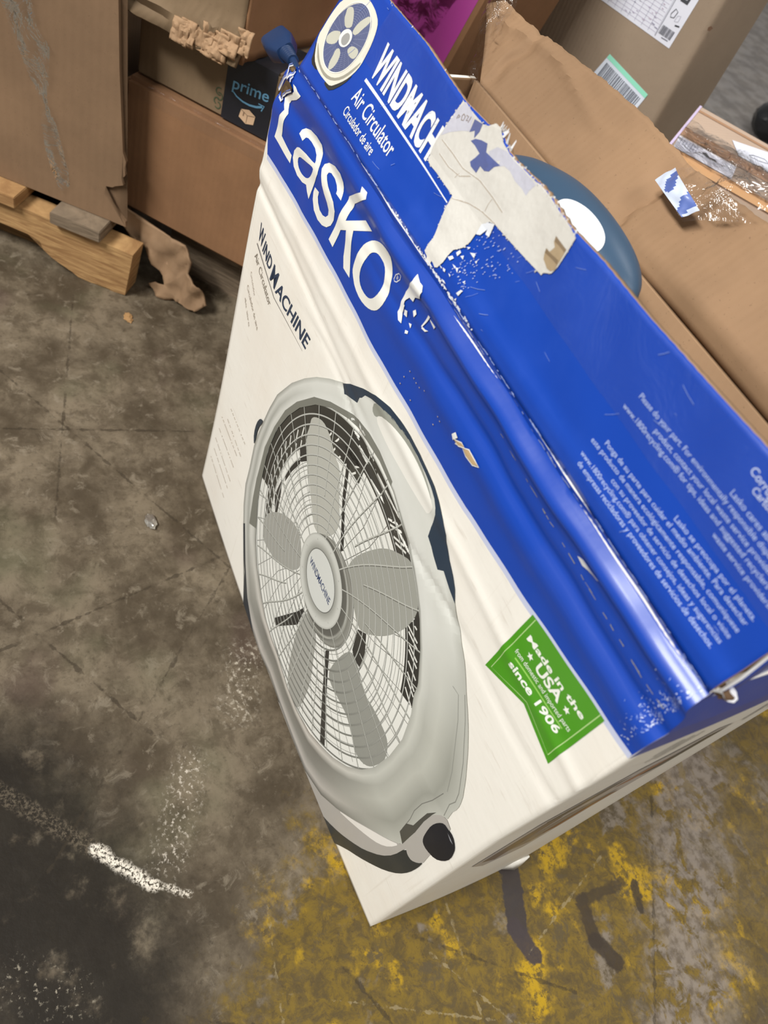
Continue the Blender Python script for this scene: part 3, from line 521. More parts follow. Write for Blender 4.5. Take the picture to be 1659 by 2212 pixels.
 'flap_specks': [[(284.6, 7.6),(288.2, 8.2),(288.3, 7.2)], [(288.8, 8.6),(291.9, 9.5),(292.7, 8),(290.7, 7.4)], [(295.8, 9.8),(298.4, 10.3),(298.9, 9)], [(293.7, 15.4),(297.5, 16.3),(297.8, 14.8)], [(297.5, 15.7),(299.9, 17.1),(301.6, 14.6)], [(302, 16.7),(303.5, 17.3),(302.7, 15.6)], [(294.7, 29.2),(297.5, 31.4),(297.6, 29.9)], [(299.8, 29),(303.9, 31.6),(305.3, 29.1),(303.7, 28.9)], [(307.5, 28.2),(308.7, 30.2),(309.4, 28.1)], [(286.6, 15.3),(289.3, 18.5),(291.7, 18.2),(290, 15.2)], [(290.3, 21.5),(291.8, 24.8),(293.9, 24.3),(293, 20.9)], [(295, 22.5),(297.2, 24.8),(298.6, 22.6)], [(309.8, 14.2),(310.9, 16.3),(311.8, 14.8)], [(292.8, 3.1),(296, 4),(298.7, 3.5),(295.5, 2.6)], [(311, 6.4),(313, 10.7),(315, 11.4),(313.9, 6.6)], [(312.1, 2.4),(313.4, 4.6),(314, 2.9)], [(293.9, 45.6),(297.8, 49.5),(303.1, 52.3),(305.3, 44.6),(301.4, 43.8),(300.5, 46.7),(298.2, 40.8),(294.8, 38.9)]],
 'crease_specks': [(226.5, -4.9),(240.2, -5.5),(264.8, -5.3),(268.9, -6),(272.4, -6.1),(279.5, -4.9),(285.3, -5.2),(290.9, -4.6),(294.8, -3.6),(300.9, -4.3),(308.1, -4.3),(313, -5.8),(316.1, -6.6),(324.1, -5.8),(332.2, -6)],
 'mini': {'black': [[(33.4, 23.8),(36.2, 20.3),(38.4, 16.7),(40.1, 12.8),(44, 10.9),(50.4, 10.8),(53.7, 11.5),(54.2, 12.9),(48.8, 16.6),(37.6, 22.5)], [(71.4, 10.9),(73.7, 10.2),(77, 10),(81.3, 10.3),(86.3, 13.7),(92, 20.2),(96, 25.9),(98.1, 31),(97.5, 31.6),(94, 27.8),(86.7, 22.2),(75.7, 15)]],
 'rim': [[(33.7, 56.2),(32.8, 53),(32.1, 49.4),(31.8, 45.6),(31.7, 41.7),(31.9, 37.8),(32, 34),(31.9, 30.6),(32.9, 27.2),(35.1, 24.1),(38.1, 20.6),(41.9, 16.8),(46, 14.3),(50.2, 13.1),(54.5, 12.3),(58.8, 11.9),(63.9, 11.8),(69.7, 12.1),(74.6, 12.4),(78.7, 12.9),(82, 14.3),(84.5, 16.5),(87.7, 19.5),(91.4, 23.3),(94.7, 27.3),(97.4, 31.6),(99.2, 35.6),(100.1, 39.4),(100.2, 43.1),(99.6, 46.8),(98.7, 50.7),(97.6, 54.8),(96.1, 58.7),(94.2, 62.6),(92.2, 65.7),(90.1, 68.1),(87, 70.1),(82.8, 71.6),(78.7, 72.7),(74.5, 73.4),(70.6, 73.9),(66.9, 74.1),(62.5, 73.6),(57.2, 72.2),(51.5, 69.9),(45.1, 66.7),(40, 63.3),(36.2, 59.6)]],
 'groove': [[(36.9, 24.6),(40, 22),(43.1, 19.8),(46, 17.8),(49.9, 16.2),(54.8, 15),(60, 14.1),(65.5, 13.7),(71.2, 14.3),(76.9, 16),(82.1, 18.5),(86.8, 21.7),(90.7, 25.3),(93.9, 29.4),(96.5, 33.7),(98.4, 38.2),(99.2, 41.3),(98.9, 42.9),(98, 42.1),(96.6, 38.8),(94.5, 35),(91.8, 30.7),(88.6, 26.7),(84.8, 23),(80.5, 20),(75.6, 17.8),(70.4, 16.5),(65.1, 16),(59.9, 16.2),(55.1, 16.9),(50.3, 18.4),(45.7, 20.6),(41.4, 22.8),(37.3, 24.8)]],
 'inner': [[(54.8, 65.8),(51.6, 63.5),(48.6, 60.8),(45.9, 57.7),(43.5, 54.1),(41.6, 49.9),(40.2, 46.1),(39.4, 42.4),(39.6, 38.7),(41, 34.9),(42.7, 31.4),(44.9, 28),(47.5, 25.2),(50.6, 23),(54.1, 21.1),(58, 19.8),(62.3, 19.2),(67, 19.2),(71.3, 19.9),(75.4, 21),(79, 22.9),(82.2, 25.4),(85.1, 28.5),(87.7, 32.2),(89.7, 36.2),(91.2, 40.5),(91.9, 44.7),(91.9, 48.7),(91.2, 52.7),(89.7, 56.7),(87.7, 60.2),(85.2, 63.6),(82.2, 66.1),(78.9, 67.8),(75, 69.1),(70.6, 69.8),(66.9, 70),(63.8, 69.6),(60.8, 68.8),(57.9, 67.6)]],
 'blades': [[(48.2, 59.6),(51, 61.4),(53.8, 61.9),(56.5, 61.1),(59.2, 59.3),(62.2, 56.8),(64.1, 54.6),(65.1, 53),(63.8, 51.2),(60.1, 49.2),(56.3, 49.2),(52.5, 51.1),(50.1, 52.9),(49.3, 54.8),(48.3, 56.4),(47.3, 57.9)], [(78.1, 67.3),(80.7, 66.7),(81.3, 64.7),(80, 61.2),(78.4, 57.5),(76.8, 53.3),(74.6, 51),(72, 50.5),(70.3, 50.7),(69.4, 51.7),(69.3, 53.7),(69.8, 56.9),(70.9, 59.9),(72.5, 62.5),(74.2, 64.8),(75.9, 66.7)], [(55.8, 43.8),(53.8, 43.4),(51.2, 42.4),(47.9, 40.7),(45.4, 38.5),(43.6, 35.9),(43.2, 33.7),(44, 31.8),(45.6, 30.8),(48, 30.7),(50.8, 31.4),(54.2, 33),(56.7, 34.8),(58.3, 36.9),(58.5, 39.4),(57.3, 42.4)], [(64.5, 35.4),(62.8, 33.8),(62.4, 31.8),(63.1, 29.5),(63.5, 27.1),(63.7, 24.8),(64.7, 22.4),(66.7, 20),(68.6, 19.6),(70.4, 21.1),(71.7, 23.2),(72.6, 26.1),(72.6, 29.1),(71.7, 32.4),(69.8, 34.5),(66.8, 35.7)], [(76.1, 40.6),(76.7, 42.4),(78.2, 44.1),(80.8, 45.4),(83.7, 46.2),(87.1, 46.6),(89.3, 45.9),(90.3, 44.1),(90.3, 42.3),(89.4, 40.5),(87.3, 39.2),(84.2, 38.6),(80.9, 38.6),(77.5, 39.3)]],
 'hub': [[(64.5, 50.2),(67.2, 50.7),(69.5, 50.5),(71.6, 49.6),(73.2, 48.2),(74.4, 46.3),(74.5, 44.2),(73.3, 41.9),(71.6, 39.9),(69.2, 38.4),(66.6, 37.6),(63.7, 37.4),(61.3, 37.9),(59.5, 38.9),(58.2, 40.4),(57.8, 42.5),(57.9, 44.4),(58.8, 46.1),(60.2, 47.7),(62.1, 49.2)]],
 'hubin': [[(65.3, 48),(67.7, 48.3),(69.7, 47.8),(71.3, 46.4),(71.8, 44.6),(71.3, 42.2),(70, 40.6),(68.1, 39.5),(66, 39.2),(63.8, 39.6),(62.2, 40.6),(61.3, 42.1),(61.6, 44.1),(63.3, 46.6)]]}, 'text_flap': [['WINDMACH', [(113.4, 44.2),(217.6, 40.2),(112.4, 65.9)], 0.075, 'w', 'WINDMACH'], ['Air Circulator', [(112.2, 21.3),(183.3, 18.6),(112.5, 32.8)], 0.012, 'w', 'Air Circulator'], ['Circulador de aire', [(111.6, 9.6),(165.2, 8.5),(112.2, 16.7)], 0.008, 'w', 'Circulador de aire'], ['Lasko se preocupa por el planeta.', [(512.4, 38.1),(571, 41.2), None], 0.008, 'w', 'Lasko se preocupa por el planeta.'], ['Ponga de su parte para cuidar el medio ambiente. Para desechar', [(458, 30.7),(570.6, 36.3), None], 0.008, 'w', 'Ponga de su parte para cuidar el medio ambiente. Para desechar'], ['este producto de manera ecológicamente responsable, comuníquese', [(450.8, 25.3),(570.9, 30.9), None], 0.008, 'w', 'este producto de manera ecológicamente responsable, comuníquese'], ['con su proveedor de servicio de desechos local o visite', [(475.2, 21.4),(570.8, 25.4), None], 0.008, 'w', 'con su proveedor de servicio de desechos local o visite'], ['www.1800recycling.com® para obtener consejos, ideas y sugerencias', [(451.5, 15.9),(570.3, 19.9), None], 0.008, 'w', 'www.1800recycling.com® para obtener consejos, ideas y sugerencias'], ['de empresas recicladoras y proveedores de servicios de desechos.', [(454.8, 11.4),(569.7, 15), None], 0.008, 'w', 'de empresas recicladoras y proveedores de servicios de desechos.'], ['Lasko cares about the planet.', [(520.9, 68.2),(547.5, 69.1), None], 0.008, 'w', 'Lasko cares ab'], ['Please do your part. For environmentally responsible disposal of this', [(454, 60.8),(552.1, 64.7), None], 0.008, 'w', 'Please do your part. For environmentally responsible disp'], ['product, contact your local waste service provider or visit', [(472.9, 56.3),(558.4, 60.3), None], 0.008, 'w', 'product, contact your local waste service provide'], ['www.1800recycling.com® for tips, ideas and suggested recyclers and', [(450.8, 50.8),(563.5, 55.7), None], 0.008, 'w', 'www.1800recycling.com® for tips, ideas and suggested recyclers'], ['waste service providers.', [(529.9, 49),(569.8, 50.8), None], 0.008, 'w', 'waste service providers'], ['Cartón corrugado', [(526.4, 76.9),(537.6, 77.3), None], 0.02, 'w', 'Carto'], ['Corrugated', [(519.2, 81.7),(532.7, 81.2), None], 0.02, 'w', 'Corru']],
 'underline_flap': [(114, 38.2),(188.4, 37.1),(257.8, 35.4)],
 'flap_edge': [(47.7, 85.4),(86.4, 84.8),(151.4, 86),(217.7, 82.8),(249.7, 85.1),(260.8, 89.6),(280.2, 84.4),(294.7, 85.2),(315.9, 87.6),(327.2, 87.8),(352.4, 86.3),(384.4, 88.5),(430.5, 89.2),(468.4, 91.1),(516.5, 94.2)]}

# ================================================================== FLOOR
def build_floor():
    t = NT('stained_concrete')
    tc = t.n('ShaderNodeTexCoord')
    geo = t.n('ShaderNodeNewGeometry')
    P = geo.outputs['Position']
    def nz(scale, detail=5, rough=0.6, dist=0.0, vec=None):
        return t.noise(vec if vec is not None else P, scale, detail, rough, dist)
    c = t.mix(t.step(nz(9, 6, 0.65), 0.36, 0.64), lin((74, 64, 50)), lin((118, 106, 88)))
    c = t.mix(t.math('MULTIPLY', t.step(nz(31, 6, 0.7, 0.4), 0.44, 0.64), 0.60), c, lin((66, 56, 42)))
    c = t.mix(t.math('MULTIPLY', t.step(nz(46, 6, 0.7, 0.6), 0.54, 0.68), 0.60), c, lin((132, 121, 104)))
    c = t.mix(t.math('MULTIPLY', t.step(nz(140, 5, 0.65), 0.54, 0.70), 0.45), c, lin((58, 49, 37)))
    c = t.mix(t.math('MULTIPLY', t.step(nz(4.3, 3), 0.55, 0.70), 0.40), c, lin((84, 86, 62)))
    c = t.mix(t.math('MULTIPLY', t.step(nz(6.1, 3, 0.5, 0.2), 0.60, 0.70), 0.35), c, lin((84, 66, 60)))
    sep = t.n('ShaderNodeSeparateXYZ')
    t.l(P, sep.inputs[0])
    X, Y = sep.outputs[0], sep.outputs[1]
    # distance field to a line piece on the floor, roughened by noise
    wob1 = t.math('MULTIPLY', t.math('SUBTRACT', nz(22, 5, 0.7), 0.5), 0.10)
    wobS = t.math('MULTIPLY', t.math('SUBTRACT', nz(90, 4, 0.6), 0.5), 0.012)
    def seg(a, b, wobble=wobS):
        ax, ay, bx, by = a[0], a[1], b[0], b[1]
        dx, dy = bx - ax, by - ay
        L2 = dx * dx + dy * dy
        px = t.math('SUBTRACT', X, ax)
        py = t.math('SUBTRACT', Y, ay)
        h = t.math('DIVIDE', t.math('ADD', t.math('MULTIPLY', px, dx), t.math('MULTIPLY', py, dy)), L2, clampit=True)
        ex = t.math('SUBTRACT', px, t.math('MULTIPLY', h, dx))
        ey = t.math('SUBTRACT', py, t.math('MULTIPLY', h, dy))
        d = t.math('SQRT', t.math('ADD', t.math('MULTIPLY', ex, ex), t.math('MULTIPLY', ey, ey)))
        return t.math('ADD', d, wobble) if wobble is not None else d
    # darker patch near the front left, broken up by noise
    dark_patch = t.step(t.math('ADD', seg((-0.27, -0.02), (-0.10, 0.03), None), wob1), 0.150, 0.04)
    dark_patch = t.math('MULTIPLY', dark_patch, t.step(nz(20, 5, 0.65), 0.76, 0.54))
    c = t.mix(t.math('MULTIPLY', dark_patch, 0.95), c, lin((27, 22, 15)))
    # worn yellow floor paint: a wide lane running past the box
    lane = t.step(t.math('ADD', seg((0.30, 0.10), (-0.02, 0.50), None), t.math('MULTIPLY', wob1, 2.6)), 0.275, 0.20)
    lane2 = t.math('MULTIPLY', t.step(t.math('ADD', seg((-0.06, 1.05), (0.10, 0.75), None), t.math('MULTIPLY', wob1, 1.6)), 0.20, 0.08), 0.7)
    lane = t.math('MAXIMUM', lane, lane2)
    vein = nz(60, 7, 0.75, 0.5)
    yel = t.mix(t.step(vein, 0.38, 0.62), lin((112, 91, 32)), lin((82, 68, 38)))
    yel = t.mix(t.math('MULTIPLY', t.step(nz(13, 5, 0.6), 0.53, 0.62), t.step(nz(110, 5, 0.7), 0.62, 0.45)), yel, lin((166, 133, 20)))
    yel = t.mix(t.math('MULTIPLY', t.step(nz(150, 6, 0.75), 0.55, 0.66), 0.75), yel, lin((72, 58, 34)))
    yel = t.mix(t.math('MULTIPLY', t.step(nz(24, 6, 0.7, 0.4), 0.56, 0.64), 0.85), yel, lin((80, 69, 48)))
    pale = t.mix(t.step(nz(70, 6, 0.7), 0.42, 0.60), lin((120, 110, 98)), lin((78, 68, 52)))
    yel = t.mix(t.math('MULTIPLY', t.step(nz(11, 5, 0.62, 0.3), 0.56, 0.63), 0.88), yel, pale)
    c = t.mix(t.math('MULTIPLY', lane, 0.96), c, yel)
    # bare grey concrete showing through beside a hairline crack
    strip = t.step(t.math('ADD', seg((-0.07, 0.765), (0.18, 0.565), None), t.math('MULTIPLY', wob1, 1.3)), 0.075, 0.02)
    strip = t.math('MULTIPLY', strip, t.step(nz(34, 6, 0.7, 0.5), 0.42, 0.52))
    c = t.mix(t.math('MULTIPLY', strip, 0.85), c, t.mix(t.step(nz(80, 5), 0.4, 0.65), lin((128, 118, 108)), lin((92, 82, 72))))
    # reflected light on the farther floor, put into its colour as paler grey
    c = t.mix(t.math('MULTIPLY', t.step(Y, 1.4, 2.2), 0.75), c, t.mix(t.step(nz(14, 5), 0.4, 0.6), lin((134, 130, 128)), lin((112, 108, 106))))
    # marks: black rubbed tape, scuffs, chalk
    def mark(a, b, r0, r1, colr, amt, brk=None):
        nonlocal c
        m = t.step(seg(a, b), r1, r0)
        if brk:
            m = t.math('MULTIPLY', m, t.step(nz(brk[0], 5, 0.65), brk[1], brk[2]))
        c = t.mix(t.math('MULTIPLY', m, amt), c, lin(colr))
    mark((-0.040, 0.462), (0.014, 0.441), 0.0105, 0.013, (56, 50, 49), 0.95)
    mark((0.014, 0.438), (0.043, 0.444), 0.008, 0.011, (60, 52, 52), 0.95)
    mark((0.020, 0.527), (0.060, 0.520), 0.006, 0.009, (58, 48, 36), 0.9)
    mark((0.060, 0.520), (0.086, 0.532), 0.007, 0.011, (54, 45, 36), 0.9)
    mark((0.020, 0.527), (0.022, 0.585), 0.004, 0.008, (62, 52, 38), 0.85)
    mark((0.030, 0.600), (0.052, 0.592), 0.004, 0.007, (56, 48, 38), 0.9)
    mark((-0.29, -0.012), (-0.205, 0.062), 0.004, 0.011, (120, 108, 90), 0.42, (300, 0.44, 0.62))
    mark((-0.205, 0.062), (-0.155, 0.104), 0.002, 0.008, (225, 216, 200), 0.95, (330, 0.40, 0.55))
    mark((-0.158, 0.104), (-0.136, 0.134), 0.001, 0.005, (215, 206, 190), 0.9, (330, 0.42, 0.6))
    mark((-0.255, 0.168), (-0.175, 0.125), 0.002, 0.028, (205, 195, 180), 0.75, (210, 0.52, 0.68))
    mark((-0.36, 0.262), (-0.30, 0.235), 0.004, 0.032, (200, 190, 172), 0.75, (170, 0.50, 0.68))
    mark((-0.12, -0.02), (-0.09, 0.02), 0.004, 0.03, (180, 170, 150), 0.6, (210, 0.56, 0.7))
    # thin scratches and tyre lines
    for (a, b) in (((-0.9, 0.05), (-0.45, 0.30)), ((-1.0, 0.2), (-0.6, 0.10)), ((-0.62, -0.05), (-0.30, 0.14)), ((-0.5, 0.3), (-0.2, 0.02)),
                   ((-0.05, 0.24), (0.09, 0.30)), ((-0.03, 0.12), (0.05, 0.28)), ((-0.02, 0.33), (0.09, 0.47)), ((-0.05, 0.69), (0.20, 0.50)), ((0.0, 0.15), (0.12, 0.25)),
                   ((-0.75, 0.05), (-0.70, 0.35)), ((-0.42, -0.05), (-0.50, 0.28))):
        mark(a, b, 0.0004, 0.0020, (50, 42, 31), 0.62, (30, 0.38, 0.54))
    for (a, b) in (((-0.06, 0.38), (0.10, 0.36)), ((0.0, 0.34), (0.13, 0.42)), ((-0.03, 0.18), (0.10, 0.42)), ((-0.10, 0.20), (0.06, 0.17)), ((-0.02, 0.60), (0.04, 0.44))):
        mark(a, b, 0.0003, 0.0012, (150, 136, 104), 0.5, (40, 0.44, 0.56))
    rough = t.math('ADD', 0.42, t.math('MULTIPLY', nz(40, 4), 0.35))
    h = t.math('ADD', t.math('MULTIPLY', nz(150, 4), 0.5), nz(45, 5))
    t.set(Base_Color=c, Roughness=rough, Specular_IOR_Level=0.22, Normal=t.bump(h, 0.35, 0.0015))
    bm = bmesh.new()
    bmesh.ops.create_grid(bm, x_segments=24, y_segments=24, size=9.0)
    bmesh.ops.translate(bm, verts=bm.verts, vec=(-1.5, 3.0, 0))
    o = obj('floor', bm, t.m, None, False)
    o['kind'] = 'structure'
    o['label'] = 'stained grey-brown concrete warehouse floor with worn yellow paint'
build_floor()

# ================================================================== THE FAN CARTON
XL, XR, ZT, YF, YB = -0.628, -0.045, 0.555, 0.29, 0.475
carton = thing('fan_carton', 'white and blue printed fan carton standing upright, top flaps open and torn', 'box', (-0.336, 0.382, 0.0))
WHITE = (238, 234, 224)
BLUE = (6, 64, 168)

def left_edge(z):
    return XL + 0.028 * clamp((z - 0.50) / 0.055) ** 1.5 + 0.004 * math.sin(z * 11)
def right_edge(z):
    return XR + 0.0045 * clamp((z - 0.3) / 0.15) * clamp((0.555 - z) / 0.04)
# white card with faint vertical flute lines, their glancing light put into the colour
def mk_white():
    t = NT('white_lined_card')
    v = t.coord()
    st = t.noise(t.coord(scale=(240, 240, 5)), 1.0, 3, 0.6)
    sc = t.noise(t.coord(scale=(30, 30, 260), rot=(0, 0.0, 0)), 1.0, 3, 0.6)
    g = t.step(t.noise(v, 8, 5), 0.40, 0.75)
    c = t.mix(t.math('MULTIPLY', g, 0.30), lin(WHITE), lin((222, 208, 190)))
    c = t.mix(t.math('MULTIPLY', t.step(st, 0.60, 0.78), 0.22), c, lin((196, 184, 166)))
    c = t.mix(t.math('MULTIPLY', t.step(sc, 0.60, 0.76), 0.30), c, lin((186, 174, 158)))
    h = t.math('ADD', t.math('MULTIPLY', st, 0.35), t.math('ADD', t.noise(v, 26, 3), t.math('MULTIPLY', sc, 0.25)))
    t.set(Base_Color=c, Roughness=0.45, Specular_IOR_Level=0.4, Normal=t.bump(h, 0.30, 0.0016))
    return t.m
M['white_card'] = mk_white()

bm = bmesh.new()
NU = 118
ZROWS = [i * 0.005 for i in range(80)] + [0.4 + i * 0.0025 for i in range(63)]
NV = len(ZROWS) - 1
rows = []
for j in range(NV + 1):
    z = ZROWS[j]
    row = []
    for i in range(NU + 1):
        a, b = left_edge(z), right_edge(z)
        x = a + (b - a) * i / NU
        row.append(bm.verts.new((x, front_y(x, z), z)))
    rows.append(row)
for j in range(NV):
    for i in range(NU):
        bm.faces.new((rows[j][i], rows[j][i + 1], rows[j + 1][i + 1], rows[j + 1][i]))
fp = solid(obj('front_panel', bm, [M['white_card'], M['board_in']], carton), 0.004, -1, 1, 0)

clipF = None
# ---- blue band, lavender fade strip and green badge
art = Art()
bd = D['band']
top = [(u, 555.0) for u in (585, 500, 400, 300, 200, 100, 28)]
top[:1] = [(589.6, 500), (589.6, 515), (589.2, 527), (588.2, 537), (586.8, 545), (585.4, 552), (585, 555)]
art.poly(bd[1:] + top + [(14, 545), (6, 530), (2, 515), (0, 498), (0, 480)], BLUE, 0)
art.line(bd[1:], 4.5, (196, 202, 226), 1)
for q in D['logo']:
    art.poly(q, (240, 238, 228), 3)
art.line(D['regmark'], 0.7, (225, 228, 235), 3, closed=True)
cx = sum(p[0] for p in D['regmark']) / len(D['regmark'])
cy = sum(p[1] for p in D['regmark']) / len(D['regmark'])
art.line([(cx - 1.0, cy - 1.8), (cx - 0.6, cy + 1.6), (cx + 0.8, cy + 1.4), (cx + 0.8, cy + 0.2), (cx - 0.6, cy)], 0.5, (225, 228, 235), 3)
art.line([(cx, cy), (cx + 1.0, cy - 1.8)], 0.5, (225, 228, 235), 3)
art.done('blue_band', S_front, M['print_gloss'], fp, grid=5.0, base=0.0003, step=0.00012, normal='fine')

art = Art()
art.poly(D['badge'], (72, 150, 20), 2)
art.line(D['badge_lines'][0], 0.6, (190, 222, 150), 3)
art.line(D['badge_lines'][1], 1.2, (150, 205, 95), 3)
for st in D['stars']:
    c0, c1 = Vector(st[0]), Vector(st[1])
    r = (c1 - c0).length * 0.92
    pts = []
    for k in range(10):
        rr = r if k % 2 == 0 else r * 0.45
        an = math.pi / 2 + k * math.pi / 5
        pts.append((c0.x + rr * math.cos(an), c0.y + rr * math.sin(an)))
    art.poly(pts, (244, 246, 236), 3)
for t_ in D['text_front'][:4]:
    art.text(t_[0], t_[1], t_[2], (244, 246, 236), 4)
art.done('made_in_badge', S_front, M['print'], fp, grid=5.0, base=0.0004, step=0.00008)

TC = {'n': (22, 48, 78), 'g': (150, 142, 130), 'h': (178, 168, 154), 'w': (244, 244, 238)}
TFR = D['text_front']
art = Art()
for t_ in TFR[4:8]:
    art.text(t_[0], t_[1], t_[2], TC[t_[3]], 2)
art.line(D['underline'], 1.8, (120, 116, 112), 2, wd2=0.3)
art.done('product_lettering', S_front, M['print'], fp, grid=5.0, base=0.0003, step=0.00008)
art = Art()
for t_ in TFR[8:12]:
    art.text(t_[0], t_[1], t_[2], TC[t_[3]], 2)
art.done('small_lettering', S_front, M['print'], fp, grid=5.0, base=0.0003, step=0.00008)
art = Art()
for a, b in D['fine']:
    a, b = Vector(a), Vector(b)
    n = 26
    random.seed(int(a.x * 10))
    for k in range(n):
        if random.random() < 0.22:
            continue
        art.line([tuple(a.lerp(b, k / n)), tuple(a.lerp(b, (k + 0.75) / n))], 1.6, (206, 196, 182), 2)
art.done('fine_print', S_front, M['print'], fp, grid=5.0, base=0.0003, step=0.00008)['kind'] = 'stuff'

# ---- the printed picture of the fan
def ell(loop, n, k=1.0):
    """centre + matrix of the loop's inertia ellipse, then n boundary points ordered by the circle parameter"""
    pts = resample(loop, 0, '')
    c = sum(pts, Vector((0, 0))) / len(pts)
    sxx = sum((p.x - c.x) ** 2 for p in pts) / len(pts) * 2
    syy = sum((p.y - c.y) ** 2 for p in pts) / len(pts) * 2
    sxy = sum((p.x - c.x) * (p.y - c.y) for p in pts) / len(pts) * 2
    # symmetric square root
    tr, det = sxx + syy, sxx * syy - sxy * sxy
    s_ = math.sqrt(max(det, 1e-9))
    t_ = math.sqrt(tr + 2 * s_)
    a, b, d = (sxx + s_) / t_, sxy / t_, (syy + s_) / t_
    return [Vector((c.x + a * math.cos(f) + b * math.sin(f), c.y + b * math.cos(f) + d * math.sin(f))) for f in (2 * math.pi * i / n for i in range(n))]
NR = 192
OP = ell(D['opening'], NR)
HB = ell(D['hub'], NR)
def ring(t, n=NR):
    return [HB[i].lerp(OP[i], t) for i in range(NR)]
def by_angle(loop, c, n):
    pts = resample(loop, 0, '')
    an = sorted((math.atan2(p.y - c.y, p.x - c.x), (p - c).length) for p in pts)
    out = []
    for k in range(n):
        f = -math.pi + 2 * math.pi * k / n
        lo = hi = None
        for i in range(len(an)):
            if an[i][0] >= f:
                hi = an[i]
                lo = an[i - 1] if i else (an[-1][0] - 2 * math.pi, an[-1][1])
                break
        if hi is None:
            lo, hi = an[-1], (an[0][0] + 2 * math.pi, an[0][1])
        q = (f - lo[0]) / max(1e-9, hi[0] - lo[0])
        r = lo[1] + (hi[1] - lo[1]) * q
        out.append(Vector((c.x + r * math.cos(f), c.y + r * math.sin(f))))
    return out
pic = Art()
PC = sum(OP, Vector((0, 0))) / NR
# what shows through the grille: white with the rear guard's thin dark rings
pic.poly([tuple(p) for p in ring(1.03)], (236, 236, 228), 1)
rear = [p + Vector((-3.5, 3.0)) for p in OP]
rhub = [p + Vector((-8.0, 6.0)) for p in HB]
def rring(t):
    return [rhub[i].lerp(rear[i], t) for i in range(NR)]
for k in range(1, 16):
    pic.line([tuple(p) for p in rring(k / 16.0)], 0.5, (128, 128, 122), 2, closed=True)
for k in range(40):
    i = int(k * NR / 40)
    j = (i + 7) % NR
    pic.line([tuple(rhub[i]), tuple(rhub[i].lerp(rear[i], 0.5).lerp(rhub[j].lerp(rear[j], 0.5), 0.5)), tuple(rear[j])], 0.7, (104, 104, 98), 2)
# dark drum wall on the upper side with its vent slots
def arc_band(t0, t1, col, lay, lo, hi):
    A, B = ring(t0), ring(t1)
    cc = lin(col)
    for i in range(NR):
        f = math.degrees(2 * math.pi * i / NR)
        f2 = f if f < 270 else f - 360
        if lo <= f2 <= hi:
            j = (i + 1) % NR
            pic.quad([A[i], A[j], B[j], B[i]][::-1], [cc] * 4, lay)
arc_band(0.82, 1.0, (48, 48, 44), 3, 20, 190)
arc_band(0.70, 0.82, (60, 60, 54), 3, 95, 215)
for k in range(64):
    f = 26 + k * 2.9
    i = int(f / 360 * NR) % NR
    A, B = (0.80, 0.90) if k % 2 else (0.74, 0.84)
    if 80 < f < 100:
        continue
    if f < 80:
        A, B = 0.86, 0.955
    elif f > 100:
        A, B = (0.66, 0.74) if k % 2 else (0.76, 0.83)
    j = (i - 2) % NR
    pic.line([tuple(HB[i].lerp(OP[i], A)), tuple(HB[j].lerp(OP[j], B))], 1.9, (232, 232, 224), 4)
for b in D['blk']:
    pic.poly(b, (44, 44, 42), 5)
BC = [(160, 161, 152), (184, 184, 174), (162, 162, 154), (166, 166, 158), (148, 149, 141)]
for b, c_ in zip(D['blades'], BC):
    pic.poly(b, c_, 6)
# motor cup behind the hub
MO = ell(D['motor'], NR)
HH = HB
pic.loft(HB, MO, lambda i: [(0.0, (92, 92, 86)), (0.35, (100, 100, 94)), (0.5, (178, 178, 168)), (0.62, (128, 128, 120)), (0.85, (146, 146, 138)), (1.0, (112, 112, 104))], 7)
# front grille: rings with their shadow, then spokes
for k in range(1, 14):
    t_ = k / 13.0
    pic.line([tuple(p + Vector((0.15, -0.75))) for p in ring(t_)], 0.9, (92, 92, 86), 8, closed=True)
    rp = ring(t_)
    for i in range(NR):
        f2 = 360.0 * i / NR
        dk_ = max(0.0, math.cos(math.radians(f2 - 300))) ** 1.5
        g0 = int(190 - 78 * dk_)
        pic.line([tuple(rp[i]), tuple(rp[(i + 1) % NR])], 1.2 + 0.6 * dk_, (g0, g0 + 1, g0 - 6), 10)
ref = Vector(D['spoke_ref'][0])
i0 = min(range(NR), key=lambda i: (OP[i] - ref).length)
for k in range(32):
    i = (i0 + int(round(k * NR / 32.0))) % NR
    j = (i + 3) % NR
    t0 = 0.0 if k % 2 == 0 else 0.33
    P_ = []
    for q_ in range(9):
        tq = t0 + (1 - t0) * q_ / 8
        P_.append(HB[j].lerp(OP[j], tq).lerp(HB[i].lerp(OP[i], tq), tq * tq * (3 - 2 * tq)))
    pic.line([tuple(p + Vector((0.3, -0.9))) for p in P_], 1.0, (98, 98, 92), 9)
    pic.line([tuple(p) for p in P_], 1.15, (190, 191, 182), 11)
# hub
hc = sum(HB, Vector((0, 0))) / NR
CP = ell(D['cap'], NR)
pic.loft(CP, HB, lambda i: [(0.0, (150, 151, 143)), (0.25, (172, 173, 165)), (0.6, (204, 205, 197)), (0.85, (208, 209, 201)), (1.0, (178, 179, 171))], 12)
pic.poly([tuple(p) for p in CP], (214, 216, 210), 13)
pic.line([tuple(p) for p in CP], 0.9, (110, 111, 106), 14, closed=True)
for k in range(9):
    p = CP[(k * NR // 9 + 8) % NR].lerp(HB[(k * NR // 9 + 8) % NR], 0.62)
    pic.line([tuple(p + Vector((-0.7, 0.2))), tuple(p + Vector((0.7, -0.2)))], 1.2, (184, 185, 178), 14)
t_ = D['text_front'][12]
pic.text(t_[0], t_[1], t_[2], (44, 62, 104), 15)
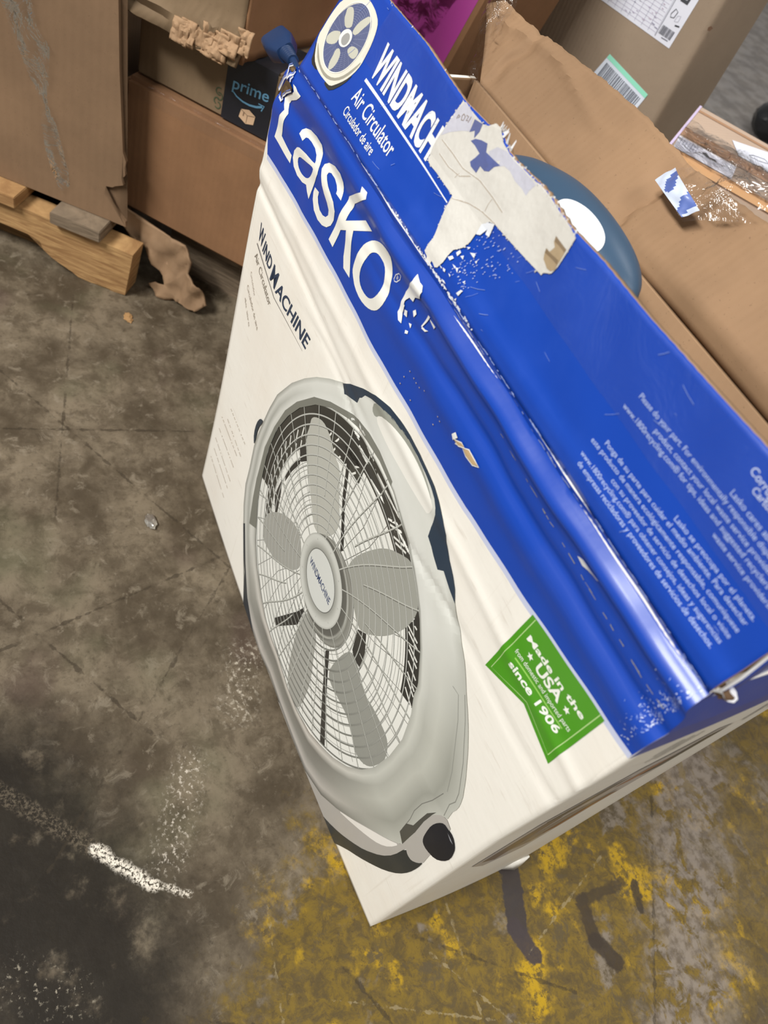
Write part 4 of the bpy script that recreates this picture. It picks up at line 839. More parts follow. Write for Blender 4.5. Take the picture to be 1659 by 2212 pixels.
# shadowed inner lip, then the housing as a moulded ring
NA = 240
GO = by_angle(D['opening'], PC, NA)
OU = by_angle(D['outer'], PC, NA)
BT = by_angle(D['bandtop'], PC, NA)
def lerpc(a, b, t):
    return tuple(a[i] + (b[i] - a[i]) * t for i in range(3))
def hs(i):
    # angle on the panel: 0 = right, 90 = up, -90 = down, 180 = left
    f = -180 + 360.0 * i / NA
    up = [(0.0, (120, 121, 112)), (0.06, (218, 219, 212)), (0.22, (222, 223, 216)), (0.5, (216, 217, 209)), (0.8, (220, 221, 213)), (1.0, (186, 187, 178))]
    rt = [(0.0, (178, 179, 170)), (0.10, (204, 205, 195)), (0.24, (180, 181, 171)), (0.44, (192, 193, 182)), (0.72, (158, 159, 149)), (1.0, (190, 191, 181))]
    dn = [(0.0, (172, 167, 158)), (0.10, (212, 207, 197)), (0.24, (122, 120, 112)), (0.55, (140, 138, 130)), (0.84, (196, 191, 183)), (1.0, (84, 84, 78))]
    lf = [(0.0, (150, 151, 143)), (0.20, (206, 206, 198)), (0.38, (214, 214, 206)), (0.60, (168, 169, 161)), (0.82, (206, 206, 198)), (1.0, (140, 140, 132))]
    keys = [(-180, lf), (-140, lf), (-105, dn), (-60, dn), (-20, rt), (20, rt), (50, up), (130, up), (165, lf), (181, lf)]
    for (a, A_), (b, B_) in zip(keys, keys[1:]):
        if a <= f <= b:
            q = (f - a) / (b - a)
            return [(x[0] + (y[0] - x[0]) * q, lerpc(x[1], y[1], q)) for x, y in zip(A_, B_)]
    return lf
pic.poly(D['arm'], (176, 172, 165), 15)
pic.loft(GO, OU, hs, 16)
# inner shadow lip on the upper edge
tops = D['bandtop']
inn = []
for p in tops:
    v = Vector(p) - PC
    f = math.atan2(v.y, v.x)
    k = int((f + math.pi) / (2 * math.pi) * NA) % NA
    inn.append(tuple(GO[k]))
for i in range(len(tops) - 1):
    cc = lin((122, 123, 114))
    q = [tops[i], tops[i + 1], inn[i + 1], inn[i]]
    a, b, d = q[0], q[1], q[2]
    if (b[0] - a[0]) * (d[1] - a[1]) - (b[1] - a[1]) * (d[0] - a[0]) < 0:
        q = q[::-1]
    pic.quad(q, [cc] * 4, 17)
for r_, c_ in zip(D['rim_lines'], ((142, 143, 135), (128, 129, 121), (120, 120, 113))):
    pic.line(r_, 0.7, c_, 17)
pic.poly(D['handle'], (36, 54, 72), 18)
pic.poly(D['grip'], (150, 152, 141), 18)
pic.poly(D['hole'], (238, 236, 227), 19)
pic.poly(D['lefth'], (26, 46, 62), 17)
pic.poly(D['sliver'], (40, 48, 56), 17)
pic.poly(D['foot'], (34, 42, 46), 18)
pic.poly(D['cres'], (236, 232, 224), 18)
pic.poly(D['gap'], (74, 74, 68), 19)
pic.poly(D['knob'], (14, 20, 32), 20)
pic.poly(D['knobhi'], (150, 152, 158), 21)
pic.done('fan_picture', S_front, M['print'], fp, grid=5.0, clip=(2.0, 584.0, 0.6, 460.0), base=0.0003, step=0.00004)

# ---- scuffs, rubbed edges and punctures on the front
art = Art()
for i, p in enumerate(D['scuffs_front']):
    art.poly(p, (240, 240, 236) if i != 10 else (222, 220, 214), 5)
random.seed(5)
def flecks(a, n, u0, u1, v0, v1, du, dv, wmax, col, lay):
    for k in range(n):
        u, v = random.uniform(u0, u1), random.uniform(v0, v1)
        s_ = random.uniform(0.3, 1.0)
        a.line([(u, v), (u + du * s_, v + dv * s_)], random.uniform(0.25, wmax), col, lay)
for p in D['torn_front']:
    art.poly(p, (196, 166, 122), 6)
for p in D['torn_front']:
    q = [Vector(x) for x in p]
    c0 = sum(q, Vector((0, 0))) / len(q)
    art.line([tuple(x + (x - c0) * 0.12) for x in q], 0.9, (232, 230, 226), 7, closed=True)
for p in D['specks']:
    art.poly([(p[0] - 0.7, p[1]), (p[0], p[1] - 0.5), (p[0] + 0.8, p[1] + 0.1), (p[0] + 0.1, p[1] + 0.8)], (186, 170, 150), 6)
# rubbed white nicks where the corner at the right is crushed
for k in range(230):
    u = 583.5 - abs(random.gauss(0, 5.5)) * (1.6 if k % 5 == 0 else 1)
    v = random.choice((random.uniform(486, 553), random.gauss(532, 6), random.gauss(512, 5)))
    art.line([(u, v), (u + random.uniform(-1.2, 1.2), v + random.uniform(0.3, 1.6))], random.uniform(0.15, 0.6), random.choice([(206, 214, 236), (150, 170, 224), (120, 146, 214)]), 6)
for k in range(60):
    u = 300 + 284 * random.random()
    art.line([(u, 553.2 + random.uniform(-0.6, 0.8)), (u + random.uniform(1, 6), 553.4 + random.uniform(-0.6, 0.6))], random.uniform(0.3, 0.9), (170, 184, 222), 6)
for k in range(26):
    u = 400 + 180 * random.random()
    v = 527 + 3 * math.sin(u * 0.02)
    art.line([(u, v), (u + random.uniform(2, 8), v + random.uniform(-0.5, 0.5))], random.uniform(0.25, 0.6), (150, 146, 120), 6)
art.done('scuff_marks', S_front, M['print'], fp, grid=5.0, clip=(1.0, 584.6, 0.6, 554.8), base=0.0007, step=0.00010, normal='fine')['kind'] = 'stuff'

# ---- the crushed top left corner with the raw board showing through
art = Art()
for p in D['corner_hole']:
    art.poly(p, (84, 68, 48), 8)
    q = [Vector(x) for x in p]
    c0 = sum(q, Vector((0, 0))) / len(q)
    art.poly([tuple(c0 + (x - c0) * 0.5 + Vector((0.6, 0))) for x in q], (112, 92, 64), 9)
for p in D['corner_rim']:
    art.line(p, 2.0, (224, 224, 228), 10, wd2=1.0)
    art.line([(x[0] - 1.8, x[1] + 0.6) for x in p], 1.0, (120, 140, 206), 9)
art.done('crushed_corner', S_front, M['print'], fp, grid=5.0, base=0.0009, step=0.0001)
blue_m = NT('blue_print')
blue_m.set(Base_Color=lin((34, 84, 186)), Roughness=0.35, Coat_Weight=0.4)
blue_m.set(Normal=blue_m.bump(blue_m.noise(blue_m.coord(), 60), 0.4, 0.002))
M['blue'] = blue_m.m
white_t = m_plain('white_torn_paper', (226, 226, 226), 0.85)

# ---- side, back and bottom walls
def side_x(y, z, s):
    t_ = (y - YF) / (YB - YF)
    a = right_edge(z) if s > 0 else left_edge(z)
    b = (-0.0425 if s > 0 else -0.624)
    return a * (1 - t_) + b * t_ + s * 0.002 * math.sin(math.pi * t_)
for s in (1, -1):
    bm = bmesh.new()
    g = []
    for z in ZROWS:
        g.append([bm.verts.new((side_x(YF + (YB - YF) * i / 16, z, s), (front_y(XR if s > 0 else XL, z) if i == 0 else YF + (YB - YF) * i / 16), z)) for i in range(17)])
    for j in range(NV):
        for i in range(16):
            q = (g[j][i], g[j][i + 1], g[j + 1][i + 1], g[j + 1][i])
            bm.faces.new(q if s > 0 else q[::-1])
    sp = solid(obj('side_panel', bm, [M['white_card'], M['board_in']], carton), 0.004, -1, 1, 0)
    if s > 0:
        sidep = sp
def S_side(u, v, off):
    y, z = u, v
    return Vector((side_x(y, z, 1) + off, y, z))
art = Art()
art.poly([(front_y(XR, 0.481 + 0.0015 * k) * 1000 - 0.35, 481 + 1.5 * k) for k in range(50)][::-1] + [(345, 486), (400, 490), (474, 493), (474, 554)], BLUE, 0)
art.poly([(322, 195), (345, 170), (378, 190), (392, 300), (400, 400), (404, 450), (384, 456), (352, 410), (334, 310)], (186, 180, 176), 1)
art.poly([(330, 200), (350, 185), (356, 300), (342, 300)], (126, 110, 98), 2)
art.poly([(350, 210), (372, 215), (384, 300), (380, 345), (362, 300)], (144, 132, 122), 2)
art.poly([(370, 240), (380, 246), (390, 330), (382, 330)], (150, 100, 64), 3)
art.poly([(340, 300), (352, 300), (360, 390), (350, 380)], (96, 90, 86), 2)
art.poly([(378, 372), (394, 380), (402, 446), (388, 440)], (62, 62, 56), 3)
art.poly([(364, 360), (376, 366), (384, 410), (370, 400)], (160, 108, 74), 2)
for k in range(5):
    art.line([(330 + k * 4.0, 452 - 14 * (k % 2)), (338 + k * 4.2, 474 - 10 * (k % 2))], 1.6, (60, 62, 70), 1)
art.poly([(420, 440), (424, 440), (424, 470), (440, 470), (440, 446), (444, 446), (444, 470), (462, 470), (462, 440), (467, 440), (467, 478), (420, 478)], (20, 42, 70), 2)
art.done('side_print', S_side, M['print'], sidep, grid=12.0, base=0.0003, step=0.0001)
bm = bmesh.new()
vb = [bm.verts.new(p) for p in ((XL + 0.004, YB, 0), (XR - 0.002, YB, 0), (XR - 0.002, YB, ZT), (XL + 0.012, YB, ZT))]
bm.faces.new(vb[::-1])
bmesh.ops.subdivide_edges(bm, edges=bm.edges[:], cuts=12, use_grid_fill=True)
solid(obj('back_panel', bm, [M['white_card'], M['board_in'], M['board_edge']], carton), 0.004, -1, 1, 2)
bm = bmesh.new()
vb = [bm.verts.new(p) for p in ((XL + 0.005, YF + 0.003, 0.003), (XR - 0.004, YF + 0.003, 0.003), (XR - 0.004, YB - 0.004, 0.003), (XL + 0.005, YB - 0.004, 0.003))]
bm.faces.new(vb)
solid(obj('bottom_panel', bm, M['board_in'], carton), 0.003, -1)
# loose white bottom flap end peeking out at the lower right
bm = bmesh.new()
q = [(-0.043, 0.452, 0.0015), (-0.037, 0.466, 0.001), (-0.038, 0.474, 0.003), (-0.041, 0.474, 0.03), (-0.0425, 0.455, 0.02)]
bm.faces.new([bm.verts.new(p) for p in q])
solid(obj('bottom_flap', bm, M['white_card'], carton), 0.002, 0)

# ---- front top flap, standing up
fe = D['flap_edge']
def flap_w(u):
    for (a, b) in zip(fe, fe[1:]):
        if a[0] <= u <= b[0]:
            return b[1] * (u - a[0]) / (b[0] - a[0]) + a[1] * (b[0] - u) / (b[0] - a[0])
    return fe[0][1] if u < fe[0][0] else fe[-1][1]
bm = bmesh.new()
NU2, NW2 = 150, 24
g = []
for i in range(NU2 + 1):
    u = 30 + (585 - 30) * i / NU2
    wmax = flap_w(u) + 0.5 * math.sin(u * 0.9) * (1 if 270 < u < 360 else 0.25)
    g.append([bm.verts.new(S_flap(u / 1000, wmax / 1000 * j / NW2, 0)) for j in range(NW2 + 1)])
for i in range(NU2):
    for j in range(NW2):
        bm.faces.new((g[i][j], g[i + 1][j], g[i + 1][j + 1], g[i][j + 1]))
blue_card = NT('blue_gloss_card')
v_ = blue_card.coord()
cc_ = blue_card.mix(blue_card.math('MULTIPLY', blue_card.step(blue_card.noise(v_, 12, 5), 0.45, 0.75), 0.30), lin(BLUE), lin((52, 92, 196)))
sc_ = blue_card.noise(blue_card.coord(scale=(6, 60, 20), rot=(0.3, 0.2, 0.7)), 2.0, 6, 0.7, 2.0)
cc_ = blue_card.mix(blue_card.math('MULTIPLY', blue_card.step(sc_, 0.70, 0.80), 0.35), cc_, lin((140, 160, 214)))
blue_card.set(Base_Color=cc_, Roughness=0.38, Coat_Weight=0.30, Coat_Roughness=0.15, Specular_IOR_Level=0.45,
              Normal=blue_card.bump(blue_card.noise(v_, 28, 3), 0.22, 0.0015))
M['blue_card'] = blue_card.m
tf = solid(obj('front_flap', bm, [M['blue_card'], M['board_in'], M['board_edge']], carton), 0.004, -1, 1, 2)

clipT = (31, 584, 0.3, 96)
art = Art()
mn = D['mini']
art.poly(mn['black'][0], (28, 30, 34), 1)
art.poly(mn['black'][1], (40, 42, 42), 1)
art.poly(mn['rim'][0], (226, 222, 206), 2)
art.poly(mn['groove'][0], (158, 154, 138), 3)
art.poly(mn['inner'][0], (74, 86, 128), 4)
IN = ell(mn['inner'][0], NR)
H2 = ell(mn['hub'][0], NR)
for k in range(1, 11):
    art.line([tuple(H2[i].lerp(IN[i], 0.15 + 0.085 * k)) for i in range(0, NR, 2)], 0.16, (142, 150, 178), 5, closed=True)
for k in range(28):
    i = k * NR // 28
    art.line([tuple(H2[i].lerp(IN[i], 0.1)), tuple(IN[i])], 0.14, (150, 158, 188), 5)
art.line([tuple(p) for p in IN], 0.8, (240, 238, 226), 7, closed=True)
for b in mn['blades']:
    art.poly(b, (196, 195, 180), 6)
art.poly([tuple(p) for p in H2], (236, 236, 230), 8)
art.poly(mn['hubin'][0], (158, 158, 156), 9)
art.done('small_fan_picture', S_flap, M['print'], tf, grid=5.0, clip=(29.5, 584, 0.3, 88), base=0.0003, step=0.00004)

def letters(name, picks, extra=None):
    a_ = Art()
    for t_ in picks:
        c_ = (242, 243, 240) if t_[2] > 0.009 and t_[0][0] in 'WA' or t_[0] == 'Circulador de aire' else (172, 190, 232)
        if t_[0].startswith('Cor') or t_[0].startswith('Cart'):
            c_ = (190, 202, 232)
        a_.text(t_[0], t_[1], t_[2], c_, 2, t_[4])
    if extra:
        extra(a_)
    a_.done(name, S_flap, M['print_gloss'], tf, grid=5.0, clip=clipT, base=0.0003, step=0.00006)
TFL = D['text_flap']
letters('product_lettering', TFL[:3], lambda a_: a_.line(D['underline_flap'], 2.3, (238, 240, 240), 2, wd2=0.8))
letters('recycling_text', TFL[3:14])
letters('recycling_heading', TFL[14:])
# torn-off printed paper with the white liner showing
art = Art()
art.poly(D['tear'], (216, 213, 205), 3)
for p in D['tear_lines']:
    art.line(p, 0.7, (182, 170, 154), 4)  # creases and paper layers, their shading drawn into the colour
    art.line([(x[0] + 0.6, x[1] + 0.5) for x in p], 0.5, (228, 226, 220), 4)
for p in D['tear_num']:
    art.line(p, 0.6, (140, 124, 112), 6)
for p in D['tear_flutes']:
    pass
art.poly(D['tear_film'], (200, 200, 212), 4)
art.poly(D['tear_lav'], (196, 196, 208), 4)
art.poly(D['tear_blue'], (66, 84, 150), 5)
art.poly(D['tear_blue2'], (74, 88, 148), 5)
art.poly(D['tear_hole'], (172, 148, 112), 5)
for p in D['tear_flutes']:
    art.poly(p, (128, 104, 72), 6)
random.seed(3)
tp = [Vector(p) for p in D['tear']]
for i, p in enumerate(tp):
    q = tp[(i + 1) % len(tp)]
    n_ = max(1, int((q - p).length / 1.2))
    for k in range(n_):
        r = p.lerp(q, k / n_)
        if random.random() < 0.42:
            an = random.uniform(0, 6.283)
            L_ = random.choice((0.4, 0.7, 1.0, 1.7))
            art.line([(r.x, r.y), (r.x + L_ * math.cos(an), r.y + L_ * math.sin(an))], random.uniform(0.25, 1.1), random.choice([(226, 224, 218), (206, 202, 194)]), 4)
art.done('torn_paper_patch', S_flap, M['torn_paper'], tf, grid=5.0, clip=clipT, base=0.0006, step=0.00008)
art = Art()
for p in D['flap_specks']:
    art.poly(p, (226, 230, 236), 4)
for k in range(150):
    u0_, v0_ = 296 + random.random() * 42, 10 + random.random() * 40
    if (u0_ - 296) / 42 + (50 - v0_) / 60 > 1.1:
        continue
    flecks(art, 1, u0_, u0_, v0_, v0_, 0.6, 1.5, 0.45, (196, 208, 236), 4)
cs = D['crease_specks']
for p in cs:
    for k in range(7):
        u = p[0] + random.uniform(-7, 7)
        art.line([(u, max(0.5, 0.8 + random.uniform(-0.4, 1.6))), (u + random.uniform(0.6, 3.0), max(0.5, 0.9 + random.uniform(-0.4, 1.6)))], random.uniform(0.3, 1.0), (222, 224, 230), 6)
for k in range(120):
    u = random.uniform(34, 583)
    art.line([(u, random.uniform(0.4, 1.2)), (u + random.uniform(1, 7), random.uniform(0.4, 1.2))], random.uniform(0.2, 0.5), (150, 168, 220), 5)
for k in range(36):
    u, v = random.uniform(60, 570), random.uniform(6, 84)
    an = random.uniform(-0.5, 1.2)
    L_ = random.uniform(2, 13)
    art.line([(u, v), (u + L_ * 0.5 * math.cos(an), v + L_ * 0.5 * math.sin(an) + 0.3), (u + L_ * math.cos(an + 0.1), v + L_ * math.sin(an + 0.1))], random.uniform(0.12, 0.32), (120, 146, 214), 2)
art.done('flap_scuffs', S_flap, M['print'], tf, grid=5.0, clip=clipT, base=0.0006, step=0.00008)['kind'] = 'stuff'

# ragged paper fibres standing along the torn flap edge
bm = bmesh.new()
random.seed(8)
for k in range(120):
    u = random.uniform(252, 362) if k < 95 else random.uniform(90, 585)
    w0 = flap_w(u) - random.uniform(0, 2.0)
    p = S_flap(u / 1000, w0 / 1000, -0.001 + random.uniform(-0.002, 0.002))
    L_ = random.uniform(0.002, 0.007) if 258 < u < 282 else random.uniform(0.0006, 0.0016)
    if k >= 95:
        L_ = random.uniform(0.0008, 0.002)
    d = Vector((random.uniform(-0.6, 0.6), random.uniform(-0.5, 0.4), 1)).normalized()
    s_ = Vector((1, random.uniform(-0.3, 0.3), 0)) * random.uniform(0.0005, 0.0014)
    a, b, c = bm.verts.new(p - s_), bm.verts.new(p + s_), bm.verts.new(p + d * L_)
    e = bm.verts.new(p + s_ * 0.6 + d * L_ * 0.9)
    bm.faces.new((a, b, e, c))
obj('torn_fringe', bm, white_t, tf)['kind'] = 'stuff'

# clear tape along the flap's free edge, wrapped over it
bm = bmesh.new()
g = []
for i in range(101):
    u = 96 + (584 - 96) * i / 100
    row = []
    for j in range(7):
        wv = 46 + (flap_w(u) - 46.5) * j / 6
        row.append(bm.verts.new(S_flap(u / 1000, wv / 1000, 0.0013 + 0.0004 * math.sin(u * 0.12 + j))))
    g.append(row)
for i in range(100):
    for j in range(6):
        bm.faces.new((g[i][j], g[i + 1][j], g[i + 1][j + 1], g[i][j + 1]))
obj('packing_tape', bm, M['film_soft'], tf)

# small upright side flap (right) and its blue crushed fold
bm = bmesh.new()
g = []
for i in range(13):
    y = YF + 0.007 + (YB - YF - 0.013) * i / 12
    g.append([bm.verts.new((XR + 0.001 + 0.006 * (j / 8) * (0.4 + 0.6 * i / 12) + 0.0012 * math.sin(i * 1.3 + j), y, ZT - 0.010 + 0.098 * j / 8)) for j in range(9)])
for i in range(12):
    for j in range(8):
        bm.faces.new((g[i][j], g[i + 1][j], g[i + 1][j + 1], g[i][j + 1]))
solid(obj('side_flap', bm, [M['blue_card'], M['board_in'], white_t], carton), 0.0016, -1, 1, 2)
# raw hole at the right corner where the flaps tore apart
bm = bmesh.new()
random.seed(21)
g = []
for i in range(15):
    row = []
    for j in range(7):
        a = 2 * math.pi * i / 15
        r = (0.0015 + 0.0062 * j / 6) * (1 + 0.55 * mnoise.noise(Vector((math.cos(a) * 1.7, math.sin(a) * 1.7, 9))))
        n_ = 0.004 * (mnoise.noise(Vector((i * 0.9, j * 0.7, 4))))
        row.append(bm.verts.new((XR + 0.001 + r * math.cos(a) * 0.8, YF + 0.006 + r * 0.8 * math.sin(a) , ZT + 0.004 - 0.006 * (1 - j / 6) + n_)))
    g.append(row)
for i in range(15):
    for j in range(6):
        f = bm.faces.new((g[i][j], g[i][j + 1], g[(i + 1) % 15][j + 1], g[(i + 1) % 15][j]))
        f.material_index = 1 if j > 4 else 0
bmesh.ops.recalc_face_normals(bm, faces=bm.faces[:])
obj('torn_corner', bm, [m_board('dark_raw_board', (96, 74, 52)), white_t], carton)

# ---- rear flap, leaning back, plain brown inside
RA = math.radians(50)
def S_rear(x, w, off=0.0):
    return Vector((x, YB + w * math.cos(RA) - off * math.sin(RA), ZT + w * math.sin(RA) + off * math.cos(RA)))
redge = [(-0.690, 0.050), (-0.687, 0.056), (-0.679, 0.064), (-0.639, 0.0635), (-0.590, 0.068), (-0.521, 0.0745), (-0.457, 0.078), (-0.423, 0.0765), (-0.404, 0.0765), (-0.357, 0.077), (-0.338, 0.079), (-0.309, 0.081), (-0.2, 0.084), (-0.04, 0.085)]
def rear_w(x):
    for (a, b) in zip(redge, redge[1:]):
        if a[0] <= x <= b[0]:
            return a[1] + (b[1] - a[1]) * (x - a[0]) / (b[0] - a[0])
    return redge[0][1]
def rear_off(x, w):
    c1, c2 = -0.611 + 0.003 * math.sin(w * 160), -0.394 + 0.003 * math.sin(w * 190)
    d = -0.0050 * max(0.0, 1 - abs(x - c1) / (0.006 if x < c1 else 0.014)) - 0.0065 * max(0.0, 1 - abs(x - c2) / (0.020 if x < c2 else 0.004))
    d += 0.012 * clamp((x + 0.394) / 0.10) - 0.004 * clamp((-0.611 - x) / 0.05)
    d += 0.0030 * gs(w, 0.053 + 0.006 * math.sin(x * 30), 0.004) * clamp((-0.46 - x) / 0.06)
    d += 0.0016 * mnoise.noise(Vector((x * 22, w * 30, 0))) + 0.0006 * mnoise.noise(Vector((x * 90, w * 90, 5)))
    return d * clamp(w / 0.012)
bm = bmesh.new()
g = []
NX = 170
for i in range(NX + 1):
    x = -0.690 + (0.646) * i / NX
    x0 = x if x > -0.612 else -0.612 + 0.0 * x
    row = []
    wm = rear_w(x) + 0.0004 * math.sin(x * 300) + 0.0003 * math.sin(x * 790)
    for j in range(19):
        q = j / 18
        xx = x0 + (x - x0) * q
        w_ = wm * q
        row.append(bm.verts.new(S_rear(xx, w_, rear_off(xx, w_))))
    g.append(row)
for i in range(NX):
    for j in range(18):
        f = (g[i][j], g[i + 1][j], g[i + 1][j + 1], g[i][j + 1])
        bm.faces.new(f)
bmesh.ops.remove_doubles(bm, verts=bm.verts[:], dist=1e-5)
rf = solid(obj('rear_flap', bm, [M['board_in'], M['white_card'], M['board_edge']], carton), 0.004, -1, 1, 2)

def crumple(P, n, m, amp, sc, seed, bend=None):
    """a crinkled sheet spanned by 4 corners"""
    bm_ = bmesh.new()
    A, B, C_, D_ = (Vector(p) for p in P)
    nn = (B - A).cross(D_ - A).normalized()
    g_ = []
    for i in range(n + 1):
        row_ = []
        for j in range(m + 1):
            s_, t_ = i / n, j / m
            p = A.lerp(B, s_).lerp(D_.lerp(C_, s_), t_)
            k = mnoise.noise(p * sc + Vector((seed, 0, 0))) + 0.5 * mnoise.noise(p * sc * 2.7 + Vector((0, seed, 0)))
            p = p + nn * amp * k
            if bend:
                p = p + nn * bend * math.sin(math.pi * s_)
            row_.append(bm_.verts.new(p))
        g_.append(row_)
    for i in range(n):
        for j in range(m):
            bm_.faces.new((g_[i][j], g_[i + 1][j], g_[i + 1][j + 1], g_[i][j + 1]))
    return bm_
# lifted end of tape on the rear flap, with torn-off print still stuck to it
t0 = [S_rear(-0.392, 0.048, 0.012), S_rear(-0.345, 0.040, 0.020), S_rear(-0.315, 0.072, 0.016), S_rear(-0.388, 0.072, 0.016)]
obj('loose_tape', crumple(t0, 22, 16, 0.003, 60, 1.0, 0.006), M['film_white'], rf)
t1 = [S_rear(-0.393, 0.047, 0.0135), S_rear(-0.348, 0.041, 0.0215), S_rear(-0.340, 0.052, 0.0225), S_rear(-0.391, 0.062, 0.017)]
bm = crumple(t1, 22, 12, 0.003, 60, 1.0, 0.006)
cl = bm.loops.layers.float_color.new('Col')
for f in bm.faces:
    c0 = f.calc_center_median()
    k = mnoise.noise(c0 * 70)
    col = (208, 218, 236) if k > -0.15 else (84, 108, 178)
    for lp in f.loops:
        lp[cl] = lin(col)
obj('stuck_paper', bm, M['print'], rf)
t2 = [S_rear(-0.352, 0.050, 0.022), S_rear(-0.330, 0.060, 0.02), S_rear(-0.28, 0.112, 0.03), S_rear(-0.372, 0.094, 0.016)]
obj('loose_tape', crumple(t2, 24, 18, 0.006, 55, 4.0, 0.004), M['film_white'], rf)
# tape hanging at the flap's left end
t3 = [S_rear(-0.622, -0.006, 0.004), S_rear(-0.612, -0.004, 0.006), S_rear(-0.655, 0.072, 0.010), S_rear(-0.700, 0.060, 0.004)]
obj('loose_tape', crumple(t3, 14, 22, 0.006, 50, 7.0), M['film_white'], rf)

# ================================================================== THE FAN INSIDE
fan = thing('box_fan', 'fan inside the open carton, navy handle with white oval plate poking out of the top', 'fan', (-0.345, 0.385, 0.004))
FC = Vector((-0.345, 0.385, 0.285))
bm = bmesh.new()
NT_, NP_ = 96, 14
g = []
for i in range(NT_):
    a = 2 * math.pi * i / NT_
    row = []
    for j in range(NP_):
        b = 2 * math.pi * j / NP_
        r = 0.240 + 0.018 * math.cos(b)
        row.append(bm.verts.new((FC.x + r * math.cos(a), FC.y + 0.062 * math.sin(b), FC.z + r * math.sin(a))))
    g.append(row)
for i in range(NT_):
    for j in range(NP_):
        bm.faces.new((g[i][j], g[i][(j + 1) % NP_], g[(i + 1) % NT_][(j + 1) % NP_], g[(i + 1) % NT_][j]))
bmesh.ops.recalc_face_normals(bm, faces=bm.faces[:])
obj('housing', bm, M['grey_plastic'], fan)
def tube(bm_, pts, r, n=8, closed=False):
    rings_ = []
    m = len(pts)
    for i, p in enumerate(pts):
        a = pts[i - 1] if i else (pts[-1] if closed else pts[0])
        b = pts[(i + 1) % m] if (i < m - 1 or closed) else pts[-1]
        t_ = (Vector(b) - Vector(a)).normalized()
        u_ = t_.orthogonal().normalized() if abs(t_.y) > 0.9 else t_.cross(Vector((0, 1, 0))).normalized()
        v_ = t_.cross(u_)
        rr = r[i] if isinstance(r, (list, tuple)) else r
        rings_.append([bm_.verts.new(Vector(p) + (u_ * math.cos(2 * math.pi * k / n) + v_ * math.sin(2 * math.pi * k / n)) * rr) for k in range(n)])
    for i in range(m if closed else m - 1):
        for k in range(n):
            bm_.faces.new((rings_[i][k], rings_[(i + 1) % m][k], rings_[(i + 1) % m][(k + 1) % n], rings_[i][(k + 1) % n]))
    if not closed:
        bm_.faces.new(rings_[0][::-1])
        bm_.faces.new(rings_[-1])
bm = bmesh.new()
for rr in (0.06, 0.10, 0.14, 0.18, 0.215):
    tube(bm, [(FC.x + rr * math.cos(2 * math.pi * k / 48), FC.y - 0.058, FC.z + rr * math.sin(2 * math.pi * k / 48)) for k in range(48)], 0.0016, 6, True)
for k in range(16):
    a = 2 * math.pi * k / 16
    tube(bm, [(FC.x + 0.05 * math.cos(a), FC.y - 0.058, FC.z + 0.05 * math.sin(a)), (FC.x + 0.228 * math.cos(a), FC.y - 0.05, FC.z + 0.228 * math.sin(a))], 0.0016, 6)
bmesh.ops.recalc_face_normals(bm, faces=bm.faces[:])
obj('grille', bm, M['grey_plastic'], fan)
# handle: a tapering moulded arch
arch = [(-0.500, 0.520, 0.004), (-0.480, 0.550, 0.010), (-0.455, 0.575, 0.016), (-0.430, 0.5915, 0.020), (-0.405, 0.601, 0.022), (-0.375, 0.6080, 0.023), (-0.345, 0.6095, 0.023), (-0.318, 0.6075, 0.022), (-0.298, 0.6032, 0.020), (-0.284, 0.5970, 0.016), (-0.276, 0.5890, 0.010), (-0.272, 0.574, 0.006), (-0.270, 0.540, 0.004)]
def arch_at(t_):
    k = min(len(arch) - 2, int(t_))
    f = t_ - k
    P_ = [arch[max(0, min(len(arch) - 1, k + q))] for q in (-1, 0, 1, 2)]
    out = []
    for c in range(3):
        a, b, d, e = (p[c] for p in P_)
        out.append(0.5 * (2 * b + (d - a) * f + (2 * a - 5 * b + 4 * d - e) * f * f + (3 * b - a - 3 * d + e) * f ** 3))
    return out
def handle_pt(t_, f, off=0.0):
    # half-round moulded section, domed outwards
    x, z, hw = arch_at(t_)
    a, b = arch_at(max(0, t_ - 0.05)), arch_at(min(len(arch) - 1.001, t_ + 0.05))
    tt_ = Vector((b[0] - a[0], 0, b[1] - a[1])).normalized()
    nr_ = Vector((-tt_.z, 0, tt_.x))
    dirn = Vector((0, -math.sin(f), 0)) + nr_ * math.cos(f)
    return Vector((x, 0.392, z)) + Vector((0, -hw * math.sin(f), 0)) - nr_ * (1 - math.cos(f)) * 0.016 + dirn * off
bm = bmesh.new()
g = []
N_, K_ = 28, 72
for k in range(K_ + 1):
    g.append([bm.verts.new(handle_pt(k / K_ * (len(arch) - 1.001), 2 * math.pi * j / N_)) for j in range(N_)])
for i in range(K_):
    for j in range(N_):
        bm.faces.new((g[i][j], g[i + 1][j], g[i + 1][(j + 1) % N_], g[i][(j + 1) % N_]))
bm.faces.new(g[0])
bm.faces.new(g[-1][::-1])
bmesh.ops.recalc_face_normals(bm, faces=bm.faces[:])
hd = obj('handle', bm, M['navy'], fan)
# oval plate let into the handle's front slope
bm = bmesh.new()
rings_ = []
for (sc, of) in ((1.0, -0.0004), (1.0, 0.0009), (0.93, 0.0013), (0.6, 0.0014), (0.25, 0.0014)):
    rings_.append([bm.verts.new(handle_pt(6.55 + 0.95 * sc * math.cos(2 * math.pi * k / 48), math.radians(52 + 34 * sc * math.sin(2 * math.pi * k / 48)), of)) for k in range(48)])
for a in range(4):
    for k in range(48):
        bm.faces.new((rings_[a][k], rings_[a][(k + 1) % 48], rings_[a + 1][(k + 1) % 48], rings_[a + 1][k]))
bm.faces.new(rings_[4])
bmesh.ops.recalc_face_normals(bm, faces=bm.faces[:])
pl = obj('handle_plate', bm, M['badge'], hd)
pl['label'] = 'white oval plate'

